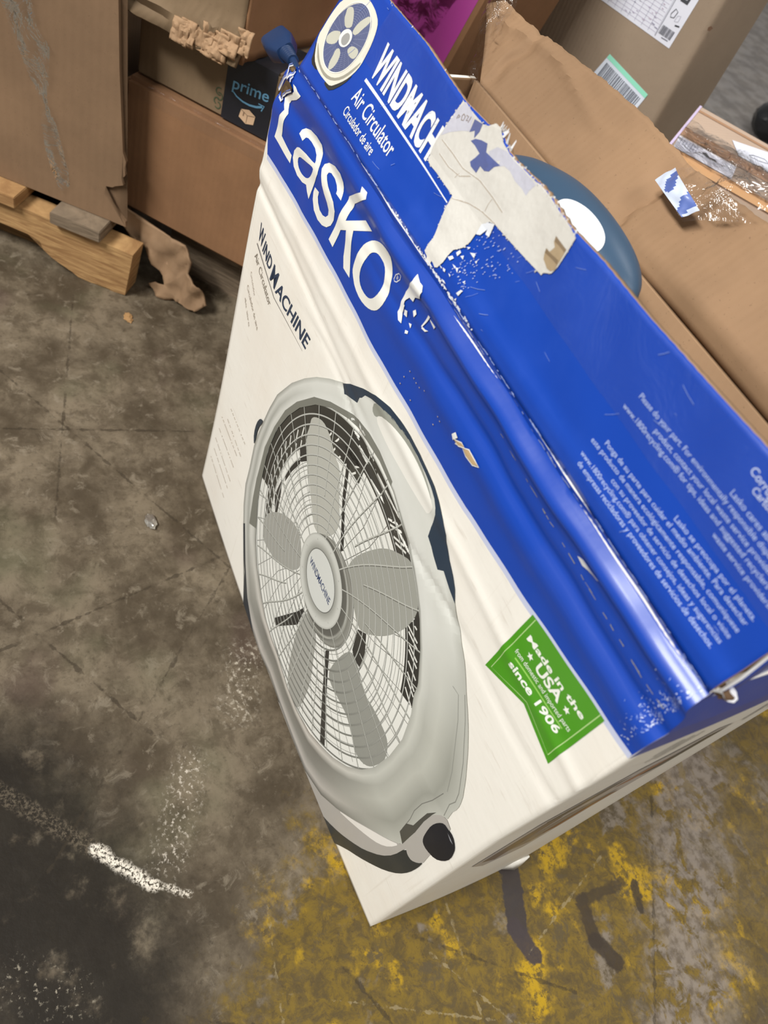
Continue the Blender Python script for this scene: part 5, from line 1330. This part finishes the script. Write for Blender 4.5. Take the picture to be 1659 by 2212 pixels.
# ================================================================== BACKGROUND STACKS
def frame(o, e):
    e = Vector((e[0], e[1], 0)).normalized()
    back = Vector((-e.y, e.x, 0))
    return Vector((o[0], o[1], 0)), e, back
def prism(poly, fr, d0, d1, sub=0):
    """outline (s along the wall, z) pushed back from depth d0 to d1"""
    o, e, back = fr
    bm_ = bmesh.new()
    F_ = [bm_.verts.new(o + e * s_ + back * d0 + Vector((0, 0, z))) for s_, z in poly]
    K_ = [bm_.verts.new(o + e * s_ + back * d1 + Vector((0, 0, z))) for s_, z in poly]
    n = len(poly)
    f = bm_.faces.new(F_)
    k = bm_.faces.new(K_[::-1])
    for i in range(n):
        bm_.faces.new((F_[(i + 1) % n], F_[i], K_[i], K_[(i + 1) % n]))
    bmesh.ops.triangulate(bm_, faces=[f, k])
    bmesh.ops.recalc_face_normals(bm_, faces=bm_.faces[:])
    return bm_
def boxbm(fr, s0, s1, d0, d1, z0, z1, bev=0.002):
    bm_ = prism([(s0, z0), (s1, z0), (s1, z1), (s0, z1)], fr, d0, d1)
    bmesh.ops.dissolve_limit(bm_, angle_limit=0.02, verts=bm_.verts[:], edges=bm_.edges[:])
    if bev:
        bmesh.ops.bevel(bm_, geom=bm_.edges[:], offset=bev, segments=2, affect='EDGES')
    return bm_
def at(fr, s_, d, z):
    o, e, back = fr
    return o + e * s_ + back * d + Vector((0, 0, z))

# ---- pallets
FP = frame((-0.995, 0.275), (0.61, 0.793))
def pallet(fr, label, s0, s1, notch, dep=0.91):
    p = thing('wooden_pallet', label, 'pallet', tuple(at(fr, (s0 + s1) / 2, 0.45, 0)))
    for di, d in enumerate((0.0, dep * 0.46, dep - 0.05)):
        if notch and di == 0:
            pl_ = [(s0, 0.086), (s0, 0.0), (-0.42, 0.0), (-0.40, 0.02), (-0.36, 0.040), (-0.20, 0.044), (-0.154, 0.043), (-0.136, 0.039), (-0.130, 0.026), (-0.118, 0.018), (-0.103, 0.012), (-0.085, 0.006), (-0.075, 0.001), (-0.055, 0.0), (-0.045, 0.003), (-0.020, 0.0), (0.0, 0.002), (0.004, 0.04), (0.008, 0.079), (-0.07, 0.082), (-0.14, 0.084)]
        else:
            pl_ = [(s0, 0.086), (s0, 0.0), (s1, 0.0), (s1, 0.086)]
        obj('stringer', prism(pl_, fr, d, d + 0.038), M['wood'] if notch else M['wood_grey'], p, False)  # darker wood on the added pallet deepens the shade in its gap
    k = s0 + 0.03
    n = 0
    while k < s1 - 0.02:
        wd = 0.10 if n % 2 else 0.075
        e_ = min(k + wd, s1)
        obj('deck_board', boxbm(fr, k, e_, -0.012, dep, 0.0865, 0.1045, 0.001), M['wood_grey'] if e_ > -0.08 else M['wood'], p, False)
        k += wd + 0.052
        n += 1
    return p
pallet(FP, 'pale pine pallet with notched side board, under the tall carton at left', -0.98, 0.008, True)

# ---- tall gaylord-like carton at the left
FG = frame((-1.0221, 0.2763), (0.61, 0.793))
gl = thing('cardboard_carton', 'tall plain brown carton with hanging clear tape, standing on the pallet', 'box', tuple(at(FG, -0.45, 0.25, 0.1055)))
edge = [(-0.045, 0.95), (-0.030, 0.50), (-0.028, 0.423), (-0.024, 0.404), (-0.019, 0.326), (-0.012, 0.250), (-0.009, 0.218), (-0.004, 0.206), (-0.006, 0.196), (-0.004, 0.186), (-0.009, 0.178), (-0.006, 0.170), (-0.017, 0.164), (-0.022, 0.160), (-0.031, 0.158), (-0.033, 0.144), (-0.022, 0.134), (-0.010, 0.122), (0.0, 0.113), (0.001, 0.1055)]
obj('front_wall', prism([(-0.90, 0.95)] + [(-0.90, 0.1055)] + edge[::-1], FG, 0.0, 0.006), M['board'], gl, False)
bmx = boxbm(FG, -0.90, -0.042, 0.0065, 0.50, 0.1055, 0.95, 0.003)
obj('body', bmx, M['board'], gl, False)
bm = bmesh.new()
strip = [((-0.178, 0.395), (-0.134, 0.380)), ((-0.170, 0.350), (-0.122, 0.335)), ((-0.150, 0.300), (-0.108, 0.318)), ((-0.132, 0.262), (-0.110, 0.272)), ((-0.120, 0.240), (-0.112, 0.244)), ((-0.122, 0.215), (-0.100, 0.218)), ((-0.116, 0.172), (-0.090, 0.185)), ((-0.101, 0.130), (-0.082, 0.142)), ((-0.094, 0.122), (-0.084, 0.134))]
g = []
for k in range(len(strip) - 1):
    for q in range(5):
        f = q / 5
        a = Vector(strip[k][0]).lerp(Vector(strip[k + 1][0]), f)
        b = Vector(strip[k][1]).lerp(Vector(strip[k + 1][1]), f)
        row = []
        for j in range(9):
            p = a.lerp(b, j / 8)
            row.append(bm.verts.new(at(FG, p.x, -0.0035 - 0.0035 * mnoise.noise(Vector((p.x * 120, p.y * 40, 2))), p.y)))
        g.append(row)
for i in range(len(g) - 1):
    for j in range(8):
        bm.faces.new((g[i][j], g[i][j + 1], g[i + 1][j + 1], g[i + 1][j]))
obj('packing_tape', bm, M['film'], gl)

# ---- second carton, turned a little, right behind the edge of the first
FB = frame((-1.0957, 0.2658), (0.739, 0.673))
pallet(frame((-1.0957 + 0.739 * 0.08 - 0.673 * 0.06, 0.2658 + 0.673 * 0.08 + 0.739 * 0.06), (0.739, 0.673)), 'added wooden pallet blocking light in the dark gap below the long low brown carton', 0.0, 0.30, False, 0.15)  # unseen pallet added to block light under the carton, also carrying it
lb = thing('cardboard_carton', 'long low brown carton with shiny taped top edge, torn bottom flap hanging to the floor', 'box', tuple(at(FB, 0.4, 0.2, 0.1055)))
bmx = boxbm(FB, 0.022, 0.37, 0.0, 0.17, 0.1055, 0.2985, 0.006)
obj('body', bmx, M['board_warm'], lb, True)
bm = bmesh.new()
g = [[bm.verts.new(at(FB, 0.026 + 0.340 * i / 40, d, z)) for (d, z) in ((-0.0009, 0.276), (-0.0011, 0.290), (-0.0002, 0.2975), (0.003, 0.2996), (0.012, 0.3000))] for i in range(41)]
for i in range(40):
    for j in range(4):
        bm.faces.new((g[i][j], g[i + 1][j], g[i + 1][j + 1], g[i][j + 1]))
obj('packing_tape', bm, M['film_soft'], lb)
# torn flap hanging down to the floor
tw = [(-0.002, 0.110), (0.018, 0.114), (0.053, 0.109), (0.097, 0.104), (0.142, 0.100), (0.158, 0.080), (0.156, 0.060), (0.180, 0.047), (0.195, 0.022), (0.180, 0.004), (0.150, 0.006), (0.134, 0.001), (0.115, 0.0), (0.095, 0.010), (0.105, 0.018), (0.122, 0.022), (0.115, 0.034), (0.108, 0.040), (0.097, 0.046), (0.090, 0.056), (0.077, 0.066), (0.064, 0.066), (0.052, 0.070), (0.044, 0.080), (0.037, 0.087), (0.020, 0.096)]
bm = bmesh.new()
art_v = [bm.verts.new((s_, z, 0)) for s_, z in tw]
bm.faces.new(art_v)
bmesh.ops.triangulate(bm, faces=bm.faces[:])
for ax_, rng in ((0, (-0.01, 0.2)), (1, (0.0, 0.115))):
    k = rng[0]
    while k < rng[1]:
        co = (k, 0, 0) if ax_ == 0 else (0, k, 0)
        no = (1, 0, 0) if ax_ == 0 else (0, 1, 0)
        bmesh.ops.bisect_plane(bm, geom=bm.verts[:] + bm.edges[:] + bm.faces[:], dist=1e-6, plane_co=co, plane_no=no)
        k += 0.006
for v in bm.verts:
    s_, z = v.co.x, v.co.y
    n_ = 0.010 * mnoise.noise(Vector((s_ * 38, z * 20, 3))) + 0.005 * mnoise.noise(Vector((s_ * 90, z * 60, 8)))
    z2 = 0.1055 - (0.1055 - z) * 1.0
    v.co = at(FB, s_, -0.008 - 0.05 * clamp((0.10 - z) / 0.1) ** 1.4 * 0.3 + n_ * clamp((0.11 - z) / 0.02), max(z2, 0.001))
solid(obj('torn_flap', bm, [M['board_edge'], M['board_edge']], lb), 0.0035, 0)

# ---- shallow carton lying on it, with black printed tape
FS = frame((-1.1037, 0.2746), (0.739, 0.673))
sc_b = thing('cardboard_carton', 'shallow greyish carton on the long low carton, black branded tape around its end', 'box', tuple(at(FS, 0.1, 0.15, 0.3)))
bmx = boxbm(FS, 0.030, 0.2335, 0.002, 0.155, 0.3003, 0.3880, 0.003)
obj('body', bmx, M['board_grey'], sc_b, True)
tape_m = NT('black_printed_tape')
tape_m.set(Base_Color=lin((24, 25, 32)), Roughness=0.5)
tape_m.set(Normal=tape_m.bump(tape_m.noise(tape_m.coord(), 45), 0.3, 0.002))
bm = bmesh.new()
g = [[bm.verts.new(at(FS, 0.1585 + 0.069 * i / 8, d, z)) for (d, z) in ((0.0012, 0.3010), (0.0011, 0.33), (0.0012, 0.36), (0.0011, 0.3835), (0.0018, 0.3878), (0.004, 0.3889), (0.04, 0.3890), (0.09, 0.3890))] for i in range(9)]
for i in range(8):
    for j in range(7):
        bm.faces.new((g[i][j], g[i + 1][j], g[i + 1][j + 1], g[i][j + 1]))
tape = obj('black_tape', bm, [tape_m.m], sc_b)
tape['label'] = 'black printed packing tape'
def S_tape(u, v, off):
    return at(FS, u, 0.0010 - off, v)
art = Art()
CY = (96, 150, 182)
art.text('prime', [(169.0, 344.5), (220.5, 349.5), (169.5, 359.0)], 0.02, CY, 1)
sm = [(170.0, 341.5), (177.0, 337.0), (186.0, 334.6), (196.0, 334.4), (206.0, 336.6), (214.0, 340.4)]
art.line(sm, 1.6, CY, 1, wd2=3.0)
art.line([(208.0, 342.0), (216.5, 342.2), (213.5, 334.6)], 1.6, CY, 1)
BX = (206, 172, 138)
art.poly([(184, 314), (195, 309), (206, 312.5), (207, 324), (197, 328.5), (186, 325)], BX, 1)
art.line([(186, 324.5), (196, 320.5), (206.5, 323.5)], 0.6, (96, 74, 56), 2)
art.line([(195.5, 310), (196, 320.5)], 0.6, (96, 74, 56), 2)
art.line([(190.5, 322.5), (190, 317.5)], 1.6, (130, 100, 76), 2)
art.done('tape_print', S_tape, M['print_flat'], tape, grid=None, base=0.0003, step=0.0002)
bm = bmesh.new()
def squig(cx, cy, r, a0, a1, n=12):
    return [(cx + r * math.cos(math.radians(a0 + (a1 - a0) * k / n)), cy + r * math.sin(math.radians(a0 + (a1 - a0) * k / n))) for k in range(n + 1)]
art = Art()
art.line(squig(151.5, 331.5, 4.6, 60, 300), 1.5, (62, 76, 50), 1)
art.line(squig(152.5, 325.5, 4.6, -120, 120), 1.5, (62, 76, 50), 1)
art.line(squig(150.0, 318.5, 4.2, 60, 250), 1.5, (62, 76, 50), 1)
art.line(squig(151.5, 313.5, 4.2, -140, 90), 1.5, (62, 76, 50), 1)
art.done('pen_mark', lambda u, v, off: at(FS, u, 0.0018 - off, v), M['print_flat'], sc_b, grid=None, base=0.0003)

# ---- crushed carton overhanging on top
FT = frame((-0.952, 0.378), (0.70, 0.714))
cr_b = thing('cardboard_carton', 'crushed brown carton with torn lower corner, resting on the shallow taped carton', 'box', tuple(at(FT, -0.1, 0.15, 0.389)))
# front wall: bulged, ragged along the bottom
bm = bmesh.new()
g = []
for i in range(61):
    s_ = -0.34 + 0.345 * i / 60
    row = []
    for j in range(31):
        t_ = j / 30
        zb = 0.3895 + 0.004 * mnoise.noise(Vector((s_ * 60, 1, 0))) + (0.004 * mnoise.noise(Vector((s_ * 160, 7, 0))) if s_ > -0.10 else 0) + 0.012 * clamp((-0.06 - s_) / 0.2)
        z = zb + (0.72 - zb) * t_
        d = 0.006 * mnoise.noise(Vector((s_ * 14, z * 18, 4))) + 0.004 * mnoise.noise(Vector((s_ * 40, z * 46, 9))) * (1 if s_ > -0.12 else 0.4)
        d -= 0.010 * gs(z, 0.418 + 0.02 * s_, 0.006)
        d -= 0.012 * gs(z, 0.392, 0.010)
        row.append(bm.verts.new(at(FT, s_, d - 0.004, z)))
    g.append(row)
for i in range(60):
    for j in range(30):
        bm.faces.new((g[i][j], g[i + 1][j], g[i + 1][j + 1], g[i][j + 1]))
solid(obj('front_wall', bm, [M['board_grey'], M['board_in']], cr_b), 0.005, -1)
# side wall running away to the right
FT2 = frame((-0.949, 0.381), (-0.48, 0.877))
bm = bmesh.new()
g = []
for i in range(31):
    s_ = 0.21 * i / 30
    row = []
    for j in range(31):
        t_ = j / 30
        zb = 0.3895 + 0.004 * mnoise.noise(Vector((s_ * 60, 3, 0))) + 0.006 * clamp(s_ / 0.2)
        z = zb + (0.72 - zb) * t_
        d = 0.005 * mnoise.noise(Vector((s_ * 20, z * 16, 14))) - 0.005 * gs(s_, 0.0, 0.006)
        row.append(bm.verts.new(at(FT2, s_, d, z)))
    g.append(row)
for i in range(30):
    for j in range(30):
        bm.faces.new((g[i][j], g[i + 1][j], g[i + 1][j + 1], g[i][j + 1]))
solid(obj('side_wall', bm, [M['board_warm'], M['board_in']], cr_b), 0.005, -1)
# shredded corner: layers of torn, frayed board
bm = bmesh.new()
random.seed(31)
for k in range(9):
    s_ = -0.080 + 0.010 * k
    zz = 0.392 + random.uniform(0, 0.010) + (0.010 if k > 5 else 0)
    d0 = -0.012 + random.uniform(-0.003, 0.003)
    w_, h_ = random.uniform(0.018, 0.030), random.uniform(0.012, 0.024)
    pb_ = crumple([at(FT, s_, d0 - 0.004, zz - 0.004), at(FT, s_ + w_, d0 - 0.004, zz - 0.006), at(FT, s_ + w_, d0 + 0.004, zz + h_), at(FT, s_, d0 + 0.004, zz + h_)], 14, 12, 0.0060, 90, k * 1.7)
    tmp = bpy.data.meshes.new('fray')
    pb_.to_mesh(tmp)
    pb_.free()
    bm.from_mesh(tmp)
    bpy.data.meshes.remove(tmp)
solid(obj('shredded_corner', bm, M['board_edge'], cr_b), 0.002, 0)

# ---- power plug lying beside the open carton
plug = thing('power_plug', 'navy blue power plug with ribbed cord end, behind the top left carton corner', 'plug', (-0.79, 0.37, 0.39))
pa, pb = Vector((-0.838, 0.372, 0.470)), Vector((-0.752, 0.362, 0.486))
dr = (pb - pa).normalized()
sd = dr.cross(Vector((0.2, -0.6, 0.8))).normalized()
up_ = sd.cross(dr).normalized()
bm = bmesh.new()
prof = [(0.0, 0.0130, 0.0090), (0.002, 0.0150, 0.0108), (0.026, 0.0160, 0.0110), (0.034, 0.0135, 0.0098), (0.046, 0.0092, 0.0078)]
g = []
for (d, a, b) in prof:
    row = []
    for k in range(20):
        f = 2 * math.pi * k / 20
        c_, s_ = math.cos(f), math.sin(f)
        e_ = 0.45
        row.append(bm.verts.new(pa + dr * d + sd * a * math.copysign(abs(c_) ** e_, c_) + up_ * b * math.copysign(abs(s_) ** e_, s_)))
    g.append(row)
for i in range(len(prof) - 1):
    for k in range(20):
        bm.faces.new((g[i][k], g[i + 1][k], g[i + 1][(k + 1) % 20], g[i][(k + 1) % 20]))
bm.faces.new(g[0])
bm.faces.new(g[-1][::-1])
bmesh.ops.recalc_face_normals(bm, faces=bm.faces[:])
obj('plug_body', bm, M['plug'], plug)
bm = bmesh.new()
pts, rad = [], []
for k in range(25):
    pts.append(pa + dr * (0.046 + 0.026 * k / 24))
    rad.append(0.0078 - 0.0020 * k / 24 - (0.0016 if k % 4 in (2, 3) else 0))
tube(bm, pts, rad, 14)
bmesh.ops.recalc_face_normals(bm, faces=bm.faces[:])
obj('strain_relief', bm, M['plug'], plug)
bm = bmesh.new()
cp = pa + dr * 0.070
cord = [cp, cp + dr * 0.02 + Vector((0, 0, -0.004)), cp + dr * 0.05 + Vector((0.01, 0.01, -0.03)), Vector((-0.66, 0.40, 0.43)), Vector((-0.652, 0.43, 0.36)), Vector((-0.66, 0.45, 0.20)), Vector((-0.68, 0.44, 0.05)), Vector((-0.70, 0.42, 0.006)), Vector((-0.74, 0.40, 0.005))]
tube(bm, cord, 0.0042, 10)
bmesh.ops.recalc_face_normals(bm, faces=bm.faces[:])
obj('cord', bm, M['plug'], plug)
for q in (-1, 1):
    bm = bmesh.new()
    c0 = pa + sd * 0.0062 * q
    vv = []
    for (d, w_) in ((-0.016, 0.0022), (-0.013, 0.0032), (0.001, 0.0032)):
        for (a, b) in ((1, 1), (-1, 1), (-1, -1), (1, -1)):
            vv.append(bm.verts.new(c0 + dr * d + up_ * w_ * a + sd * 0.0008 * b))
    for a in (0, 4):
        for k in range(4):
            bm.faces.new((vv[a + k], vv[a + (k + 1) % 4], vv[a + 4 + (k + 1) % 4], vv[a + 4 + k]))
    bm.faces.new(vv[0:4])
    bmesh.ops.recalc_face_normals(bm, faces=bm.faces[:])
    obj('prong', bm, M['brass'], plug)

# ---- purple printed box behind the carton
FPU = frame((-1.035, 0.722), (0.95, 0.31))
pu = thing('purple_box', 'purple printed box with strips of clear tape, behind the fan carton', 'box', tuple(at(FPU, -0.15, 0.2, 0.0)))
bmx = prism([(-0.24, 0.0), (0.004, 0.0), (0.004, 0.337), (0.050, 0.555), (0.06, 0.63), (-0.24, 0.63)], FPU, 0.0, 0.18)
obj('body', bmx, M['board_warm'], pu, False)
art = Art()
art.poly([(-240, 100), (-30, 240), (-4, 350), (42, 555), (52, 628), (-240, 628)], (172, 66, 148), 0)
random.seed(2)
for r_ in range(5):
    for k in range(9):
        u = -180 + k * 18 + r_ * 5
        v = 505 - r_ * 13
        if random.random() < 0.75:
            art.poly([(u, v), (u + 11, v), (u + 11, v + 6), (u, v + 6)], (128, 36, 110), 1)
art.done('purple_print', lambda u, v, off: at(FPU, u, -off, v), M['purple'], pu, grid=None, base=0.0004, step=0.0003)
obj('packing_tape', crumple([at(FPU, -0.13, -0.008, 0.36), at(FPU, -0.04, -0.008, 0.39), at(FPU, 0.036, -0.008, 0.60), at(FPU, -0.07, -0.008, 0.60)], 18, 30, 0.006, 45, 2.0), M['film_white'], pu)

# ---- dark gap filler cartons and the big labelled carton
AZ = math.radians(19)
FL = frame((-0.847, 1.05), (math.cos(AZ), math.sin(AZ)))
big = thing('cardboard_carton', 'big brown carton with white data label and green-striped barcode label, behind the open flap', 'box', tuple(at(FL, -0.25, 0.2, 0.0)))
bm = bmesh.new()
plan = [(-0.345, 0.155), (-0.345, 0.004), (-0.341, 0.0), (-0.056, 0.0), (-0.050, 0.0008), (-0.045, 0.003), (-0.0425, 0.007), (-0.0415, 0.013), (-0.0415, 0.155)]
lo_ = [bm.verts.new(at(FL, a, b, 0.0)) for a, b in plan]
hi_ = [bm.verts.new(at(FL, a, b, 1.0)) for a, b in plan]
for k in range(len(plan)):
    bm.faces.new((lo_[k], lo_[(k + 1) % len(plan)], hi_[(k + 1) % len(plan)], hi_[k]))
bm.faces.new(hi_)
bm.faces.new(lo_[::-1])
bmesh.ops.recalc_face_normals(bm, faces=bm.faces[:])
obj('body', bm, m_board('kraft_board_label', (152, 134, 114), var=0.08), big, True)
art = Art()
LBLUE = (214, 220, 232)
art.poly([(-80.5, 495.5), (-73, 620), (-300, 620), (-300, 499)], (224, 226, 236), 0)
for k in range(9):
    art.line([(-112 - k * 13.5, 500), (-108 - k * 13.5, 618)], 0.45, (150, 152, 172), 1)
for k in range(14):
    art.line([(-290, 504 + k * 5.4), (-113, 503 + k * 5.4)], 0.4, (168, 160, 182), 1)
random.seed(4)
for k in range(150):
    u, v = -112 - random.random() * 175, 503 + random.random() * 90
    art.line([(u, v), (u - random.uniform(2, 6), v + 0.3)], random.uniform(0.7, 1.5), random.choice([(176, 168, 190), (150, 150, 170), (196, 184, 200)]), 2)
art.line([(-110.5, 499), (-105, 618)], 0.6, (100, 100, 112), 2)
for k in range(11):
    u = -107.5 + k * 2.1
    art.line([(u, 504.5), (u + 1.2, 516.5)], random.choice([0.7, 1.2, 1.5]), (92, 94, 104), 2)
art.line([(-100, 501.8), (-88, 502.4)], 1.2, (120, 122, 132), 2)
art.line([(-104, 533), (-100.5, 541), (-95.5, 539), (-97, 530.5), (-102.5, 529)], 1.0, (60, 64, 72), 2, closed=True)
art.line([(-94, 527), (-88, 529), (-88, 537), (-93, 535)], 0.6, (176, 178, 190), 2, closed=True)
art.line([(-90, 523.5), (-82.5, 525)], 1.8, (50, 54, 60), 2)
art.poly([(-101, 552), (-88, 552), (-86, 570), (-100, 570)], (64, 66, 72), 2)
art.poly([(-97, 556), (-91, 556), (-90, 565), (-96, 565)], (170, 172, 180), 3)
art.poly([(-42, 540), (-38, 541), (-36, 546), (-40, 547), (-43, 544)], (92, 66, 46), 1)

art.done('data_label', lambda u, v, off: at(FL, u, -off, v), M['print_flat'], big, grid=None, base=0.0006, step=0.0003)
art = Art()
art.poly([(-164, 445), (-74, 430), (-83, 389), (-180, 394)], (222, 230, 242), 1)
art.poly([(-164, 445), (-74, 430), (-75.5, 423.5), (-165.6, 438.5)], (150, 228, 198), 2)
random.seed(6)
O_, E1, E2 = Vector((-162, 433)), Vector((80, -13.2)), Vector((-6.5, -27.5))
q_ = 0.0
while q_ < 1.0:
    wq = random.choice([0.010, 0.016, 0.024])
    a_, b_ = O_ + E1 * q_, O_ + E1 * min(1, q_ + wq)
    art.poly([tuple(a_), tuple(b_), tuple(b_ + E2), tuple(a_ + E2)], (98, 102, 114), 2)
    q_ += wq + random.choice([0.010, 0.014, 0.022])
for k in range(9):
    a_ = O_ + E1 * (0.03 + k * 0.055) + E2 * 1.10
    art.line([tuple(a_), tuple(a_ + E2 * 0.12)], 1.6, (70, 74, 86), 2)

art.done('barcode_label', lambda u, v, off: at(FL, u, -off, v), M['print_flat'], big, grid=None, base=0.0006, step=0.0003)
# ---- small pinkish carton in front of it, seen from above
FK = frame((-0.6955, 0.8556), (0.808, 0.5892))
pk = thing('cardboard_carton', 'small pinkish carton with white label strips under glossy tape, right of the big labelled carton', 'box', tuple(at(FK, 0.15, 0.12, 0.0)))
obj('body', boxbm(FK, -0.001, 0.32, 0.0, 0.238, 0.0, 0.46, 0.003), M['pink_card'], pk, True)
art = Art()
art.poly([(0, 20), (3.5, 20), (3.5, 236), (0, 236)], (206, 190, 222), 1)
art.poly([(0, 0), (318, 0), (318, 34), (0, 34)], (196, 150, 104), 0)
art.poly([(0, 90), (318, 96), (318, 130), (0, 124)], (170, 130, 98), 0)
art.poly([(0, 208), (318, 214), (318, 222), (0, 218)], (170, 130, 98), 0)
art.poly([(4, 83), (91, 86), (93, 38), (7, 35)], (224, 224, 236), 1)
art.poly([(67, 172), (120, 203), (200, 203), (200, 134), (86, 129)], (224, 226, 238), 1)
art.poly([(42, 68), (47, 74), (54, 66), (62, 69), (66, 62), (58, 61), (50, 60), (45, 64)], (60, 60, 66), 2)
for k in range(7):
    art.line([(10 + k * 4, 76), (10.5 + k * 4, 54)], 0.9, (172, 174, 192), 2)
art.line([(98, 150), (104, 160), (120, 168), (128, 160), (114, 150), (100, 148)], 1.5, (74, 76, 88), 2)
art.done('label_print', lambda u, v, off: at(FK, u, v, 0.46 + off), M['print_flat'], pk, grid=None, base=0.0006, step=0.0003)
obj('packing_tape', crumple([at(FK, 0.004, 0.02, 0.466), at(FK, 0.30, 0.02, 0.466), at(FK, 0.30, 0.14, 0.466), at(FK, 0.004, 0.14, 0.466)], 34, 14, 0.006, 45, 12.0), M['film_white'], pk)

# ---- dark carton glimpsed between the purple box and the big one
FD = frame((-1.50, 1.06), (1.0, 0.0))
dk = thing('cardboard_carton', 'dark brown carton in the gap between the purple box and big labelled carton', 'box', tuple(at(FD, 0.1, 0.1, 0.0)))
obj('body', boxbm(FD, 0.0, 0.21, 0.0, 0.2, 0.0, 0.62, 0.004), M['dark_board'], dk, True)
FD2 = frame((-0.93, 0.70), (0.95, 0.31))
md = thing('cardboard_carton', 'low dim brown carton with crinkled plastic, between purple box and open flap', 'box', tuple(at(FD2, 0.09, 0.05, 0.0)))
obj('body', boxbm(FD2, 0.0, 0.19, 0.0, 0.09, 0.0, 0.395, 0.004), m_board('kraft_board_dim', (112, 86, 64)), md, True)
obj('plastic_wrap', crumple([at(FD2, 0.02, -0.012, 0.33), at(FD2, 0.14, -0.012, 0.34), at(FD2, 0.17, 0.01, 0.42), at(FD2, 0.05, 0.01, 0.42)], 18, 18, 0.010, 40, 20.0), M['film_white'], md)

# ---- black wrapped bundle on the far floor
bm = bmesh.new()
bmesh.ops.create_icosphere(bm, subdivisions=4, radius=0.075)
for v in bm.verts:
    n_ = mnoise.noise(v.co * 24) + 0.5 * mnoise.noise(v.co * 60)
    v.co *= 1 + 0.14 * n_
    v.co.z = max(v.co.z * 0.85, -0.05)
    v.co += Vector((-1.70, 2.52, 0.05))
tag(obj('plastic_bundle', bm, M['black_film']), 'black crumpled plastic bundle lying on the far grey floor', 'plastic wrap')

# ---- scraps on the floor
def scrap(name, label, cat, c, r, mat, seed, flat=0.35):
    bm_ = bmesh.new()
    bmesh.ops.create_icosphere(bm_, subdivisions=3, radius=r)
    for v in bm_.verts:
        n_ = mnoise.noise(v.co * (2.2 / r) + Vector((seed, 0, 0)))
        v.co = v.co * (1 + 0.55 * n_)
        v.co.z *= flat
        v.co.x *= 1.7
    zm = min(v.co.z for v in bm_.verts)
    for v in bm_.verts:
        v.co = v.co + Vector((c[0], c[1], -zm))
    tag(obj(name, bm_, mat), label, cat)
scrap('foil_scrap', 'tiny shiny crumpled foil scrap on the bare floor left of the fan carton', 'scrap', (-0.567, 0.206), 0.0065, M['foil'], 3)
scrap('wood_splinter', 'small wood splinter on the floor just below the pallet end', 'scrap', (-0.945, 0.268), 0.006, M['wood'], 5, 0.25)
